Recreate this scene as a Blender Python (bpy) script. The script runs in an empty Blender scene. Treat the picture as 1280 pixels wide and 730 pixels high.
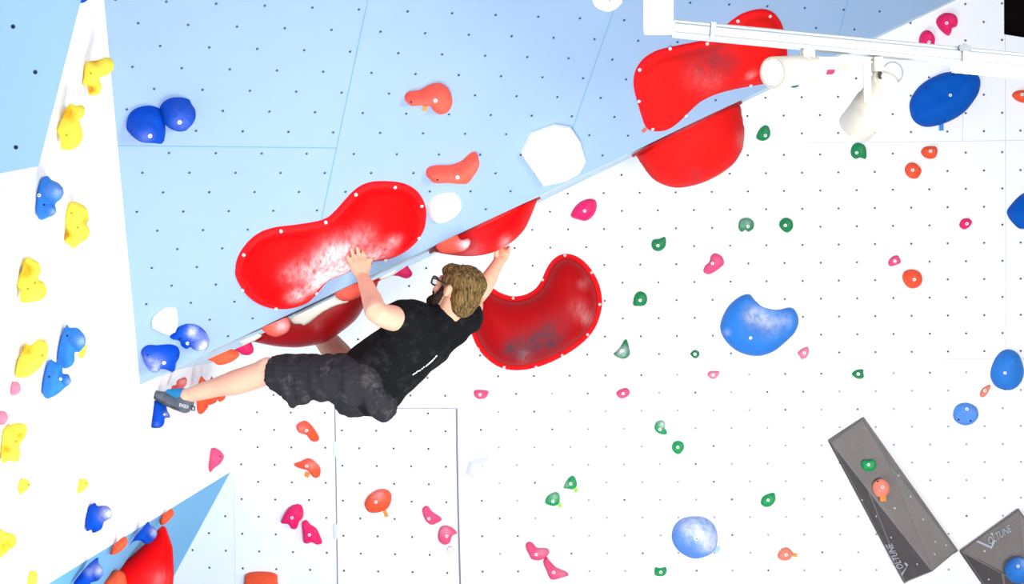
import bpy, bmesh, math, random
import numpy as np
from mathutils import Vector, Matrix, noise
from mathutils.geometry import delaunay_2d_cdt
random.seed(7)
SC = bpy.context.scene
COL = SC.collection
FPX, CU, CV = 2270.0, 640.0, 365.0          # focal length in pixels of the 1280x730 frame
CAM_H = 2.6                                  # camera height above the floor

# ------------------------------------------------------------------ survey frame -> world
Xw = np.array([.9993, -.0099, -.0356]); Yw = np.array([.0112, .9993, .0345]); Nw = np.array([.0353, -.0349, .9988])
Xw /= np.linalg.norm(Xw); Nw -= Xw * (Xw @ Nw); Nw /= np.linalg.norm(Nw); Yw = np.cross(Nw, Xw)
def W(p):                                    # surveyed point (right, down, forward) to world (x, y, z up)
    p = np.asarray(p, float)
    return Vector((float(Xw @ p), float(Nw @ p), float(-(Yw @ p)) + CAM_H))
def unit(v):
    v = np.asarray(v, float); return v / np.linalg.norm(v)
def ray(u, v): return np.array([(u - CU) / FPX, (v - CV) / FPX, 1.0])
def P(u, v, z): return ray(u, v) * z

class Plane:
    def __init__(s, o, ax, ay, front=None):
        s.o = np.asarray(o, float); s.ax = unit(ax); ay = np.asarray(ay, float)
        s.ay = unit(ay - s.ax * (ay @ s.ax)); n = np.cross(s.ax, s.ay)
        ref = -s.o if front is None else np.asarray(front, float)
        if n @ ref < 0: n = -n
        s.n = n
    def hit(s, u, v, lift=0.0):
        r = ray(u, v); t = ((s.o + s.n * lift) @ s.n) / (r @ s.n)
        d = r * t - s.o
        return np.array([d @ s.ax, d @ s.ay])
    def pt(s, ab, h=0.0): return s.o + s.ax * ab[0] + s.ay * ab[1] + s.n * h
    def p3(s, u, v, lift=0.0): return s.pt(s.hit(u, v, lift), lift)

wall = Plane([.5242, .6659, 10.1562], Xw, Yw)
FOLD = wall.p3(573, 515)
th = -.1349
Xf = math.cos(th) * Xw + math.sin(th) * Nw
facet = Plane(FOLD, Xf, Yw)
blue = Plane([-1.3593, -1.1422, 7.1413], [.9115, -.0257, .4106], [-.2315, .7931, .5634])
LA = blue.p3(175, 481); LB = blue.p3(130, 0); LC = facet.p3(288, 590)
leftp = Plane(LA, [0, 0, 1], LB - LA, front=[1, 0, -.1])
leftp = Plane(LA, LC - LA, LB - LA, front=[1, 0, -.1])
L1 = blue.p3(175, 481); L2 = blue.p3(1190, 0)
SB = wall.p3(640, 270)
lipd = unit(L2 - L1)
soff = Plane(L1, lipd, SB - L1, front=[0, 1, 0])
sback = soff.ay                               # into the depth, in the soffit
def hangplane(q): return Plane(L1 + sback * q, lipd, soff.n, front=-sback)
TA = LC; TB = leftp.p3(60, 730); TC = facet.p3(212, 730)
tri = Plane(TA, TB - TA, TC - TA)

# ------------------------------------------------------------------ materials
def lin(c):
    return tuple(((x / 255) / 12.92 if x / 255 <= .04045 else ((x / 255 + .055) / 1.055) ** 2.4) for x in c)
MATS = {}
def mat(name, rgb, rough=.55, spec=.35, bump=0.0, bscale=60, var=.0, vscale=8, chalky=False, emit=0.0, dusty=0.0, metal=0.0):
    if name in MATS: return MATS[name]
    m = bpy.data.materials.new(name); m.use_nodes = True; MATS[name] = m
    nt = m.node_tree; N = nt.nodes; b = N['Principled BSDF']
    c = (*lin(rgb), 1)
    b.inputs['Base Color'].default_value = c
    b.inputs['Roughness'].default_value = rough
    b.inputs['Specular IOR Level'].default_value = spec
    b.inputs['Metallic'].default_value = metal
    co = N.new('ShaderNodeTexCoord')
    out = None
    def noise_n(scale, detail=4, rough_=.6):
        n = N.new('ShaderNodeTexNoise'); n.inputs['Scale'].default_value = scale
        n.inputs['Detail'].default_value = detail; n.inputs['Roughness'].default_value = rough_
        nt.links.new(co.outputs['Object'], n.inputs['Vector']); return n
    def ramp(src, a, b_):
        r = N.new('ShaderNodeMapRange'); r.inputs['From Min'].default_value = a; r.inputs['From Max'].default_value = b_
        nt.links.new(src, r.inputs['Value']); return r.outputs['Result']
    def mul(a, b_):
        r = N.new('ShaderNodeMath'); r.operation = 'MULTIPLY'; r.use_clamp = True
        for i, x in enumerate((a, b_)):
            if isinstance(x, float): r.inputs[i].default_value = x
            else: nt.links.new(x, r.inputs[i])
        return r.outputs[0]
    def mix(fac, a, colb):
        r = N.new('ShaderNodeMix'); r.data_type = 'RGBA'
        nt.links.new(fac, r.inputs[0])
        if a is None: r.inputs[6].default_value = c
        else: nt.links.new(a, r.inputs[6])
        r.inputs[7].default_value = (*colb, 1); return r.outputs[2]
    if var > 0:
        dk = tuple(x * (1 - var) for x in c[:3])
        out = mix(ramp(noise_n(vscale).outputs['Fac'], .35, .75), out, dk)
    if dusty > 0:
        out = mix(mul(ramp(noise_n(14, 6, .7).outputs['Fac'], .52, .8), dusty), out, lin((235, 228, 225)))
    if chalky:
        at = N.new('ShaderNodeAttribute'); at.attribute_name = 'cmask'
        sp = N.new('ShaderNodeSeparateColor'); nt.links.new(at.outputs['Color'], sp.inputs[0])
        st = N.new('ShaderNodeMapping'); st.inputs['Scale'].default_value = (30, 30, 7)
        nt.links.new(co.outputs['Object'], st.inputs['Vector']); n2 = noise_n(22, 6, .7)
        nn = N.new('ShaderNodeTexNoise'); nn.inputs['Scale'].default_value = 1.6; nn.inputs['Detail'].default_value = 6
        nn.inputs['Roughness'].default_value = .65
        nt.links.new(st.outputs[0], nn.inputs['Vector'])
        out = mix(mul(sp.outputs[1], ramp(n2.outputs['Fac'], .25, .6)), out, lin((84, 52, 62) if 'yellow' not in name else (236, 150, 0)))
        out = mix(mul(sp.outputs[0], ramp((nn if chalky is True else n2).outputs['Fac'], .25, .62)), out, lin((250, 240, 244) if chalky is True else (232, 236, 246)))
    if out is not None: nt.links.new(out, b.inputs['Base Color'])
    if bump > 0:
        bp = N.new('ShaderNodeBump'); bp.inputs['Strength'].default_value = bump; bp.inputs['Distance'].default_value = .01
        nt.links.new(noise_n(bscale, 5).outputs['Fac'], bp.inputs['Height'])
        nt.links.new(bp.outputs['Normal'], b.inputs['Normal'])
    if emit > 0:
        b.inputs['Emission Color'].default_value = (1, .97, .93, 1); b.inputs['Emission Strength'].default_value = emit
    return m
M_white = mat('white painted plywood', (246, 246, 249), .7, .2, var=.02, vscale=3)
M_whitel = mat('white side panel', (250, 250, 252), .7, .2, var=.015, vscale=3)
M_blue = mat('light blue painted plywood', (146, 174, 208), .6, .25, var=.04, vscale=2.5)
M_blue2 = mat('sky blue painted plywood', (168, 214, 244), .6, .25, var=.04, vscale=2.5)
M_soff = mat('blue soffit paint', (196, 226, 242), .6, .2)
M_dotb = mat('dark bolt sockets in blue panel', (30, 72, 104), .5)
M_dotw = mat('dark bolt sockets in white panel', (74, 76, 84), .5)
M_dotm = mat('glare-paled bolt sockets', (150, 152, 158), .5)  # greyer copy: overexposure on the lower wall painted into the sockets
M_dotl = mat('pale bolt sockets', (205, 207, 212), .5)  # left wall sockets, paled in colour to imitate overexposure
M_seamb = mat('blue panel joint', (96, 160, 196), .7)
M_seamw = mat('white panel joint', (214, 217, 222), .7)
M_dark = mat('dark ceiling void', (14, 10, 10), .9, .1, var=.4, vscale=3)
M_floor = mat('grey crash mat', (206, 208, 212), .8, .1, bump=.1)
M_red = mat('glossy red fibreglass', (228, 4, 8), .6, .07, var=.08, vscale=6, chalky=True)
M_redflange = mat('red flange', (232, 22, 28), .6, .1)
M_redd = mat('shaded red fibreglass', (176, 8, 16), .5, .3, var=.15, vscale=6, chalky=True)  # darker copy of the red, with the shade under the lip painted in
HM = {}
for nm, rgb in dict(orange=(250, 84, 44), coral=(250, 92, 74), peach=(246, 138, 116), pink=(240, 26, 104), pink_lit=(236, 78, 124), palepink=(240, 132, 158),  # lighter pinks: overexposure painted into the resin colour
                    green=(0, 132, 72), lime=(6, 160, 84), blue=(0, 72, 188), midblue=(36, 124, 216), sky=(84, 146, 232),  # lime: green with the same overexposure painted in
                    royal=(0, 88, 188), yellow=(250, 226, 72), white=(252, 250, 246), cream=(246, 240, 226), pearl=(228, 229, 233)).items():
    HM[nm] = mat('%s resin' % nm, rgb, .65, .3 if nm not in ('blue', 'royal') else .1, bump=.25 if nm not in ('white', 'cream', 'pearl') else .1, bscale=90,
                 var=.1 if nm not in ('white', 'cream', 'pearl') else .02, vscale=18, chalky='iso', dusty=.14 if nm in ('green', 'pink_lit', 'sky', 'lime') else (0 if nm in ('blue', 'royal') else .05))
HM['redw'] = mat('glare-lit red fibreglass', (226, 26, 24), .6, .08, var=.06, vscale=6, chalky=True); HM['redm'] = mat('dull red fibreglass', (176, 3, 9), .6, .12, var=.12, vscale=9, chalky=True); HM['red'] = M_red; HM['redd'] = M_redd  # redw: lamp glare painted in as a lighter red
M_steel = mat('bright bolt head', (236, 238, 240), .3, .6)
M_sock = mat('bolt socket shade', (128, 134, 142), .6)
M_hole = mat('screw hole shade', (70, 50, 40), .7)
M_holeb = mat('blue screw hole shade', (6, 26, 84), .7)
M_holey = mat('yellow screw hole shade', (196, 146, 20), .7)
M_holew = mat('white screw hole shade', (196, 190, 176), .7)
M_tapeo = mat('orange tape', (252, 150, 60), .6)
M_tapeg = mat('lime tape', (150, 232, 70), .6)
M_tapeb = mat('blue tape', (40, 140, 226), .6)
M_taper = mat('red tape', (246, 96, 84), .6)
M_tapew = mat('pale blue tape', (170, 205, 240), .6)
M_vol = mat('charcoal textured volume', (134, 127, 125), .9, .15, bump=.5, bscale=160, var=.12, vscale=9, dusty=.05)
M_logo = mat('pale grey print', (188, 190, 200), .8)
M_lamp = mat('cream lamp enamel', (230, 224, 212), .5, .3)
M_rail = mat('white lighting track', (216, 223, 228), .5, .3)
M_groove = mat('grey track groove', (150, 160, 168), .5)
M_metal = mat('grey steel clip', (150, 155, 160), .35, .5, metal=.6)
M_vent = mat('dark lamp vent', (70, 66, 62), .6)
M_glow = mat('lit diffuser', (255, 255, 255), .5, emit=14)
M_glow2 = mat('lit lens', (255, 255, 255), .5, emit=45)
M_skin = mat('skin', (236, 180, 152), .55, .3, bump=.05, bscale=120, var=.10, vscale=9)
M_hair = mat('brown hair', (150, 122, 74), .7, .2)
_nt = M_hair.node_tree; _b = _nt.nodes['Principled BSDF']; _tc = _nt.nodes.new('ShaderNodeTexCoord'); _mp = _nt.nodes.new('ShaderNodeMapping')
_mp.inputs['Scale'].default_value = (95, 95, 16); _mp.inputs['Rotation'].default_value = (0, .45, .3)
_nz = _nt.nodes.new('ShaderNodeTexNoise'); _nz.inputs['Scale'].default_value = 1.3; _nz.inputs['Detail'].default_value = 5
_cr = _nt.nodes.new('ShaderNodeValToRGB'); _cr.color_ramp.elements[0].position = .36; _cr.color_ramp.elements[0].color = (*lin((48, 35, 17)), 1)
_cr.color_ramp.elements[1].position = .66; _cr.color_ramp.elements[1].color = (*lin((138, 110, 64)), 1)
_bp = _nt.nodes.new('ShaderNodeBump'); _bp.inputs['Strength'].default_value = .6; _bp.inputs['Distance'].default_value = .01
_nt.links.new(_tc.outputs['Object'], _mp.inputs['Vector']); _nt.links.new(_mp.outputs[0], _nz.inputs['Vector']); _nt.links.new(_nz.outputs['Fac'], _cr.inputs[0])
_nt.links.new(_cr.outputs[0], _b.inputs['Base Color']); _nt.links.new(_nz.outputs['Fac'], _bp.inputs['Height']); _nt.links.new(_bp.outputs[0], _b.inputs['Normal'])
M_beard = mat('dark beard', (44, 32, 26), .8, .15, var=.4, vscale=80, bump=.4, bscale=150)
M_shirt = mat('black cotton', (17, 18, 21), .9, .12, bump=.3, bscale=120, var=.25, vscale=12, dusty=.03)
M_short = mat('dark grey canvas', (46, 45, 50), .9, .12, bump=.3, bscale=140, var=.3, vscale=14, dusty=.1)
M_print = mat('white shirt print', (232, 232, 232), .7)
M_shoe = mat('grey shoe leather', (94, 100, 112), .7, .25, bump=.2, var=.3, vscale=20, dusty=.2)
M_rubber = mat('black shoe rubber', (62, 64, 72), .7, .2, dusty=.3)
M_shoeb = mat('blue shoe lining', (22, 128, 186), .7)
M_frame = mat('dark glasses frame', (32, 20, 28), .35, .5)
mg = bpy.data.materials.new('clear lens'); mg.use_nodes = True
_b = mg.node_tree.nodes['Principled BSDF']; _b.inputs['Transmission Weight'].default_value = 1; _b.inputs['Roughness'].default_value = .02; _b.inputs['IOR'].default_value = 1.05

# ------------------------------------------------------------------ object helpers
def link(name, me, mats, parent=None, label=None, cat=None, group=None, kind=None, smooth=True):
    o = bpy.data.objects.new(name, me); COL.objects.link(o)
    if not isinstance(mats, (list, tuple)): mats = [mats]
    if len(me.materials) == 0:
        for m in mats: me.materials.append(m)
    if smooth: me.polygons.foreach_set('use_smooth', [True] * len(me.polygons))
    if parent is not None: o.parent = parent
    if label: o['label'] = label
    if cat: o['category'] = cat
    if group: o['group'] = group
    if kind: o['kind'] = kind
    return o
def mesh_from(name, verts, faces, mi=None, org=None, recalc=True):
    """verts are world Vectors; org (world Vector) becomes the object's origin"""
    me = bpy.data.meshes.new(name)
    org = org or Vector((0, 0, 0))
    me.from_pydata([tuple(v - org) for v in verts], [], faces)
    if mi is not None: me.polygons.foreach_set('material_index', mi)
    if recalc:
        bm = bmesh.new(); bm.from_mesh(me); bmesh.ops.recalc_face_normals(bm, faces=bm.faces); bm.to_mesh(me); bm.free()
    me.update(); return me
def wloc(o):
    v = Vector((0, 0, 0))
    while o is not None: v += o.location; o = o.parent
    return v
def put(o, org, parent=None):
    o.location = org - wloc(parent)
    return o
def empty(name, org, label, cat, group=None):
    o = bpy.data.objects.new(name, None); COL.objects.link(o); o.location = org; o.empty_display_size = .1
    o['label'] = label; o['category'] = cat
    if group: o['group'] = group
    return o

CROPS = dict(A=(0, 60, 4.5625), B=(0, 210, 3.842), C=(0, 390, 3.842), D=(0, 560, 4.294), E=(80, 580, 4.868), F=(170, 370, 6.6375),
             G=(180, 460, 9.12), H=(290, 320, 4.563), I=(520, 230, 4.267), J=(500, 90, 2.92), K=(740, 0, 2.921), L=(1000, 0, 2.921),
             M=(560, 280, 3.043), N=(780, 230, 2.921), O=(1000, 230, 2.354), P=(1000, 490, 3.043), Q=(230, 490, 3.041), R=(500, 480, 2.919),
             S=(740, 480, 2.921), T=(780, 0, 5.565), U=(990, 30, 4.5625), V=(1130, 0, 4.294), W=(280, 210, 3.843), X=(0, 0, 2.919),
             Z=(500, 0, 4.267), I1=(0, 0, 1.0))
def cp(k, pts):
    x0, y0, s = CROPS[k]; return [(x0 + p[0] / s, y0 + p[1] / s) for p in pts]

def catmull(pts, n):
    pts = [np.array(p, float) for p in pts]; m = len(pts); out = []
    k = max(2, n // m)
    for i in range(m):
        p0, p1, p2, p3 = pts[i - 1], pts[i], pts[(i + 1) % m], pts[(i + 2) % m]
        for j in range(k):
            t = j / k
            out.append(.5 * ((2 * p1) + (-p0 + p2) * t + (2 * p0 - 5 * p1 + 4 * p2 - p3) * t * t + (-p0 + 3 * p1 - 3 * p2 + p3) * t ** 3))
    return np.array(out)
def lindiv(pts, n):
    pts = [np.array(p, float) for p in pts]; m = len(pts); k = max(1, n // m); out = []
    for i in range(m):
        for j in range(k): out.append(pts[i] + (pts[(i + 1) % m] - pts[i]) * j / k)
    return np.array(out)
def seg_dist(q, poly, skip=None):
    a = poly; b = np.roll(poly, -1, 0)
    if skip is not None: a = a[~skip]; b = b[~skip]
    ab = b - a; L = (ab ** 2).sum(1) + 1e-12
    t = np.clip(((q[:, None, :] - a[None]) * ab[None]).sum(2) / L[None], 0, 1)
    d = q[:, None, :] - (a[None] + ab[None] * t[..., None])
    return np.sqrt((d ** 2).sum(2)).min(1)
def inside(q, poly):
    x, y = q[:, 0], q[:, 1]; c = np.zeros(len(q), bool)
    for i in range(len(poly)):
        x0, y0 = poly[i]; x1, y1 = poly[(i + 1) % len(poly)]
        m = ((y0 > y) != (y1 > y)); 
        if y1 != y0: c ^= m & (x < (x1 - x0) * (y - y0) / (y1 - y0) + x0)
    return c
def area(p):
    x, y = p[:, 0], p[:, 1]; return abs(np.sum(x * np.roll(y, -1) - np.roll(x, -1) * y)) / 2
def tri_inside(poly, npts, ring=0):
    A = area(poly); h = math.sqrt(A / npts * 1.15)
    mn, mx = poly.min(0), poly.max(0); g = []
    j = 0; y = mn[1]
    while y < mx[1]:
        x = mn[0] + (h / 2 if j % 2 else 0)
        while x < mx[0]: g.append((x, y)); x += h
        y += h * .87; j += 1
    g = np.array(g); g = g[inside(g, poly)]
    if len(g): g = g[seg_dist(g, poly) > (h * .45 if not ring else ring * 1.75)]
    if ring:
        e = np.roll(poly, -1, 0) - np.roll(poly, 1, 0); e /= np.linalg.norm(e, axis=1)[:, None]; nn = np.stack([-e[:, 1], e[:, 0]], 1)
        if not inside((poly + nn * 1e-3), poly).mean() > .5: nn = -nn
        ex = []
        for k in (.5, 1.0, 1.35):
            q = poly + nn * ring * k; ok = inside(q, poly); q = q[ok]; ex.append(q[seg_dist(q, poly) > ring * k * .97])
        g = np.vstack([g] + ex)
    allp = np.vstack([poly, g]) if len(g) else poly
    n = len(poly)
    sc = 1.0 / max(mx - mn)
    r = delaunay_2d_cdt([Vector(((p[0] - mn[0]) * sc, (p[1] - mn[1]) * sc)) for p in allp], [(i, (i + 1) % n) for i in range(n)], [], 1, 1e-7)
    v = np.array([(p.x / sc + mn[0], p.y / sc + mn[1]) for p in r[0]])
    return v, [tuple(f) for f in r[2]]

def cmask(me, chalk, grime):  # both masks also carry painted shading on the yellow and midblue left wall holds
    ca = me.color_attributes.new('cmask', 'FLOAT_COLOR', 'POINT')
    buf = np.zeros((len(me.vertices), 4), np.float32); buf[:, 0] = np.clip(chalk, 0, 1) ** 1.7; buf[:, 1] = np.clip(grime, 0, 1); buf[:, 3] = 1
    ca.data.foreach_set('color', buf.ravel())

def bolt(parent, p, n, r=.009, name='bolt', m=None, hh=.006):
    """round head with a dark socket, standing on point p (survey frame) along n"""
    n = unit(n); t = unit(np.cross(n, [0.31, 0.9, 0.2])); b = np.cross(n, t)
    vs, fs, mi = [], [], []
    K = 12
    def ring(rr, h): 
        i0 = len(vs)
        for k in range(K):
            a = 2 * math.pi * k / K; vs.append(W(p + t * rr * math.cos(a) + b * rr * math.sin(a) + n * h))
        return i0
    prof = [(r, -.004), (r, hh * .7), (r * .85, hh), (r * .5, hh), (r * .45, hh * .4)] if m is None else [(r, -.003), (r, .0012), (r * .8, .0018)]
    rs = [ring(*q) for q in prof]
    for a, b_ in zip(rs[:-1], rs[1:]):
        for k in range(K): fs.append((a + k, a + (k + 1) % K, b_ + (k + 1) % K, b_ + k)); mi.append(0)
    fs.append(tuple(rs[-1] + k for k in range(K))); mi.append(1 if m is None else 0)
    org = W(p); me = mesh_from(name, vs, fs, mi, org)
    o = link(name, me, [M_steel, M_sock] if m is None else [m], parent, smooth=False); put(o, org, parent); return o

def plate(name, px, pl, h0, h1, m, parent=None, lift=None, **kw):
    ab = [pl.hit(u, v, h1 if lift is None else lift) for u, v in px]
    n = len(ab); vs = [W(pl.pt(q, h0)) for q in ab] + [W(pl.pt(q, h1)) for q in ab]
    fs = [tuple(range(n))[::-1], tuple(range(n, 2 * n))] + [(i, (i + 1) % n, n + (i + 1) % n, n + i) for i in range(n)]
    org = sum(vs, Vector()) / len(vs); me = mesh_from(name, vs, fs, None, org)
    o = link(name, me, m, parent, smooth=False, **kw); put(o, org, parent); return o

INFO = {}
def hold(label, colour, pl, k, pts, H=.05, mode='dome', group=None, bolts=(), holes=(), tags=(), balls=(), dents=(), chalk=(), grime=(),
         sharp=False, npts=None, T=None, prof=None, flange=0, screws=(), name='climbing_hold', cat='climbing hold', anchor=None, q=.05,
         flat=0, wob=.12, key=None, kD=None, zoff=0.0, br=.009):
    px = cp(k, pts)
    big = max(max(p[0] for p in px) - min(p[0] for p in px), max(p[1] for p in px) - min(p[1] for p in px))
    nb = 48 if big < 70 else (84 if not flange else 168)
    if mode == 'dome': base = pl; lift = .012 if flange else H * .35
    elif mode == 'pillow':
        us = [p[0] for p in px]; vsn = [p[1] for p in px]
        au, av = anchor or (min(us) + 1, sum(vsn) / len(vsn))
        a3 = pl.p3(au, av)
        c = ray(sum(us) / len(us), av); n = -unit(c); n = unit(n * .93 + pl.n * .25)
        ax = unit(np.cross([0, 1, 0], n)); base = Plane(a3 - n * zoff, ax, np.cross(n, ax), front=n); lift = 0
    else: base = hangplane(q); lift = 0
    ctl = [base.hit(u, v, lift) for u, v in px]
    if mode == 'hang' and flat and not sharp:
        kk = max(2, nb // len(ctl)); lead = [ctl[i] + (ctl[i + 1] - ctl[i]) * j / kk for i in range(flat) for j in range(kk)]
        rest = ctl[flat:] + ctl[:1]; tail = []
        for i in range(len(rest) - 1):
            p0, p1, p2, p3 = rest[max(i - 1, 0)], rest[i], rest[i + 1], rest[min(i + 2, len(rest) - 1)]
            for j in range(kk):
                t = j / kk; tail.append(.5 * ((2 * p1) + (-p0 + p2) * t + (2 * p0 - 5 * p1 + 4 * p2 - p3) * t * t + (-p0 + 3 * p1 - 3 * p2 + p3) * t ** 3))
        poly = np.array(lead + tail)
    else: poly = lindiv(ctl, nb) if (sharp or mode == 'hang') else catmull(ctl, nb)
    skip = None
    if mode == 'hang' and flat:
        # the first `flat` control segments lie against the soffit
        kk = max(2, nb // len(ctl)); skip = np.zeros(len(poly), bool); skip[:flat * kk] = True
    npts = npts or (150 if big < 40 else 320 if big < 80 else 700)
    V, F = tri_inside(poly, npts, flange)
    D = seg_dist(V, poly, skip); dm = D.max()
    bsd = seg_dist(V, poly)
    size = math.sqrt(area(poly))
    sc = size / max(1.0, math.sqrt(area(np.array(px))))            # metres per pixel
    seed = random.random() * 50
    prof = prof or ('facet' if sharp else 'dome')
    H_ = (T or size * .38) if mode != 'dome' else H
    def gsum(q, L):
        s = np.zeros(len(q))
        for (u, v, r, a) in L:
            (u, v), = cp(k, [(u, v)]); c = base.hit(u, v, lift); rr = r / CROPS[k][2] * sc
            s += a * np.exp(-((q - c) ** 2).sum(1) / rr ** 2)
        return s
    def hf(q, d, de):
        if flange:
            t = np.clip((d - flange) / ((kD or .95) * max(1e-4, dm - flange)), 0, 1)
            h = .014 + (H_ - .014) * np.sqrt(1 - (1 - t) ** 2.2) * (t > 0)
            h = np.where(d < flange, .014 * np.clip(d / .006, 0, 1), h)
        elif prof == 'facet':
            t = np.clip(d / ((kD or .45) * dm), 0, 1); h = H_ * (.25 + .75 * t)
        else:
            t = np.clip(d / ((kD or .85) * dm), 0, 1); h = H_ * np.sqrt(1 - (1 - t) ** 2)
        for (u, v, r, a) in balls:
            (u, v), = cp(k, [(u, v)]); c = base.hit(u, v, lift); rr = r / CROPS[k][2] * sc
            h = h + a * np.sqrt(np.clip(1 - ((q - c) ** 2).sum(1) / rr ** 2, 0, 1))
        h = h + gsum(q, dents)
        if wob and prof != 'facet':
            w = np.array([noise.noise(Vector((p[0] / size * 2.2 + seed, p[1] / size * 2.2, seed))) for p in q])
            h = h + w * wob * H_ * np.clip(d / dm * 2, 0, 1)
        return h
    hh = hf(V, D, bsd)
    n0 = len(V)
    ch = gsum(V, chalk); gr = gsum(V, grime)
    if mode == 'dome':
        verts = [W(base.pt(p, max(h, .0) + .004)) for p, h in zip(V, hh)]
        faces = list(F)
        mi = [0] * len(faces)
        rim = [int(np.argmin(((V - p) ** 2).sum(1))) for p in poly]
        i0 = len(verts)
        verts += [W(base.pt(V[i], -.004)) for i in rim]
        m = len(rim)
        faces += [(rim[i], rim[(i + 1) % m], i0 + (i + 1) % m, i0 + i) for i in range(m) if rim[i] != rim[(i + 1) % m]]
        mi += [0] * (len(faces) - len(mi))
        ch = np.concatenate([ch, np.zeros(m)]); gr = np.concatenate([gr, np.zeros(m)])
        cpt = base.pt(V.mean(0), 0)
    else:
        verts = [W(base.pt(p, h)) for p, h in zip(V, hh)] + [W(base.pt(p, -h * (.9 if mode == 'hang' else .6))) for p, h in zip(V, hh)]
        faces = list(F) + [tuple(i + n0 for i in f[::-1]) for f in F]
        ch = np.concatenate([ch, ch]); gr = np.concatenate([gr, gr])
        cpt = base.pt(V.mean(0), 0)
        if pl is leftp or pl is tri: cpt = base.pt(base.hit(*(anchor or (min(p[0] for p in px) + 1, sum(p[1] for p in px) / len(px)))), 0)
    mats = [HM[colour]]
    if flange:
        mats.append(M_redflange)
        mi = [1 if max(D[j] if j < n0 else 0 for j in f) < flange * 1.1 else 0 for f in faces]
    else: mi = None
    org = W(cpt)
    me = mesh_from(name, verts, faces, mi, org)
    cmask(me, ch, gr)
    if mode != 'dome':
        bm = bmesh.new(); bm.from_mesh(me); bmesh.ops.remove_doubles(bm, verts=bm.verts, dist=.0004); bmesh.ops.recalc_face_normals(bm, faces=bm.faces); bm.to_mesh(me); bm.free()
    o = link(name, me, mats, None, label, cat, group, smooth=(prof != 'facet')); o.location = org
    def surf(u, v):
        c = base.hit(u, v, lift)
        for _ in range(4):
            qd = np.array([c]); h = float(hf(qd, seg_dist(qd, poly, skip), None)[0]); c = base.hit(u, v, h + .004)
        return base.pt(c, h + .004)
    for (u, v) in bolts:
        (u, v), = cp(k, [(u, v)]); bolt(o, surf(u, v), base.n if mode == 'dome' else -ray(u, v), r=br)
    for (u, v) in screws:
        (u, v), = cp(k, [(u, v)]); bolt(o, surf(u, v), base.n, r=.0075, name='screw', hh=.004)
    for (u, v) in holes:
        (u, v), = cp(k, [(u, v)]); bolt(o, surf(u, v), base.n if mode == 'dome' else -ray(u, v), r=.0055 if mode == 'dome' else .0042, name='screw_hole', m=M_holeb if colour in ('blue', 'midblue', 'sky', 'royal') else (M_holey if colour == 'yellow' else (M_holew if colour in ('white', 'pearl') else M_hole)))
    for (quad, m) in tags:
        pxq = cp(k, quad)
        if mode == 'dome': plate('tape_tag', pxq, base, .001, .006, m, o)
        else: plate('tape_tag', pxq, base, -.004, .004, m, o)
    INFO[key or label] = (o, surf, base)
    return o

# ------------------------------------------------------------------ the walls
def dots_mesh(pl, pts, r, vs, fs, mi, idx, h=.0015):
    for (a, b) in pts:
        i0 = len(vs)
        for k in range(8):
            t = k * math.pi / 4; vs.append(W(pl.pt((a + r * math.cos(t), b + r * math.sin(t)), h)))
        fs.append(tuple(range(i0, i0 + 8))); mi.append(idx)
def seam_mesh(pl, segs, w, vs, fs, mi, idx, h=.001):
    for (p, q) in segs:
        p = np.array(p); q = np.array(q); d = unit(q - p); s = np.array([-d[1], d[0]]) * w / 2
        i0 = len(vs); vs += [W(pl.pt(x, h)) for x in (p - s, q - s, q + s, p + s)]; fs.append((i0, i0 + 1, i0 + 2, i0 + 3)); mi.append(idx)
def wall_obj(name, pl, poly, mats, dots=(), r=.006, seams=(), sw=.004, thick=.03, dots2=()):
    vs = []; fs = []; mi = []
    n = len(poly)
    vs += [W(pl.pt(p, 0)) for p in poly] + [W(pl.pt(p, -thick)) for p in poly]
    fs += [tuple(range(n)), tuple(range(2 * n - 1, n - 1, -1))] + [(i, n + i, n + (i + 1) % n, (i + 1) % n) for i in range(n)]
    mi += [0] * len(fs)
    dots_mesh(pl, dots, r, vs, fs, mi, 1); seam_mesh(pl, seams, sw, vs, fs, mi, 2)
    dots_mesh(pl, dots2, r, vs, fs, mi, 3)
    me = mesh_from(name, vs, fs, mi, None, recalc=False)
    # make sure the front faces look into the room
    me.update()
    return link(name, me, mats, kind='structure', smooth=False)

GW = .0173
def wall_lattice(i0, i1, j0, j1):
    for j in range(j0, j1):
        for i in range(i0, i1):
            if (i + j) % 2 == 0: yield i * .1, j * .1 - (GW if j <= -3 else 0) - (GW if j <= -15 else 0) + (GW if j >= 10 else 0)
# main wall
fo = wall.hit(573, 515)[0]
notx = wall.hit(1255, 30)[0]; noty = wall.hit(1255, 43)[1]; nry = wall.hit(1280, 47)[1]
top, bot = -2.9, 1.95
rx = 3.6
poly = [(fo, bot), (fo, top), (notx, top), (notx, noty), (notx + .11, nry), (rx, nry + .1), (rx, bot)]
inw = np.array(poly)
dots = [p for p in wall_lattice(-9, 36, -30, 18) if inside(np.array([p]), inw)[0] and fo + .03 < p[0] < rx]
rnd = random.Random(3)
sx = [wall.hit(725, 300)[0], wall.hit(1257, 300)[0]]; sy = [wall.hit(800, 181.5)[1], wall.hit(800, 452)[1], wall.hit(800, 723)[1]]
seams = [((sx[0], sy[0]), (sx[0], sy[1])), ((sx[1], noty), (sx[1], sy[1]))] + [((fo, y), (rx, y)) for y in sy[1:2]] + [((sx[0], sy[0]), (rx, sy[0]))]
s3 = wall.hit(1203, 40)[0]; seams.append(((s3, sy[0]), (s3, -1.9)))
def pale(p):
    q = wall.pt(p); u, v = q[0] / q[2] * FPX + CU, q[1] / q[2] * FPX + CV
    return rnd.random() < min(1, max(0, (v - 440) / 60)) * min(1, max(0, (u - 585) / 30)) * .75
pd = [pale(p) for p in dots]
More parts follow.
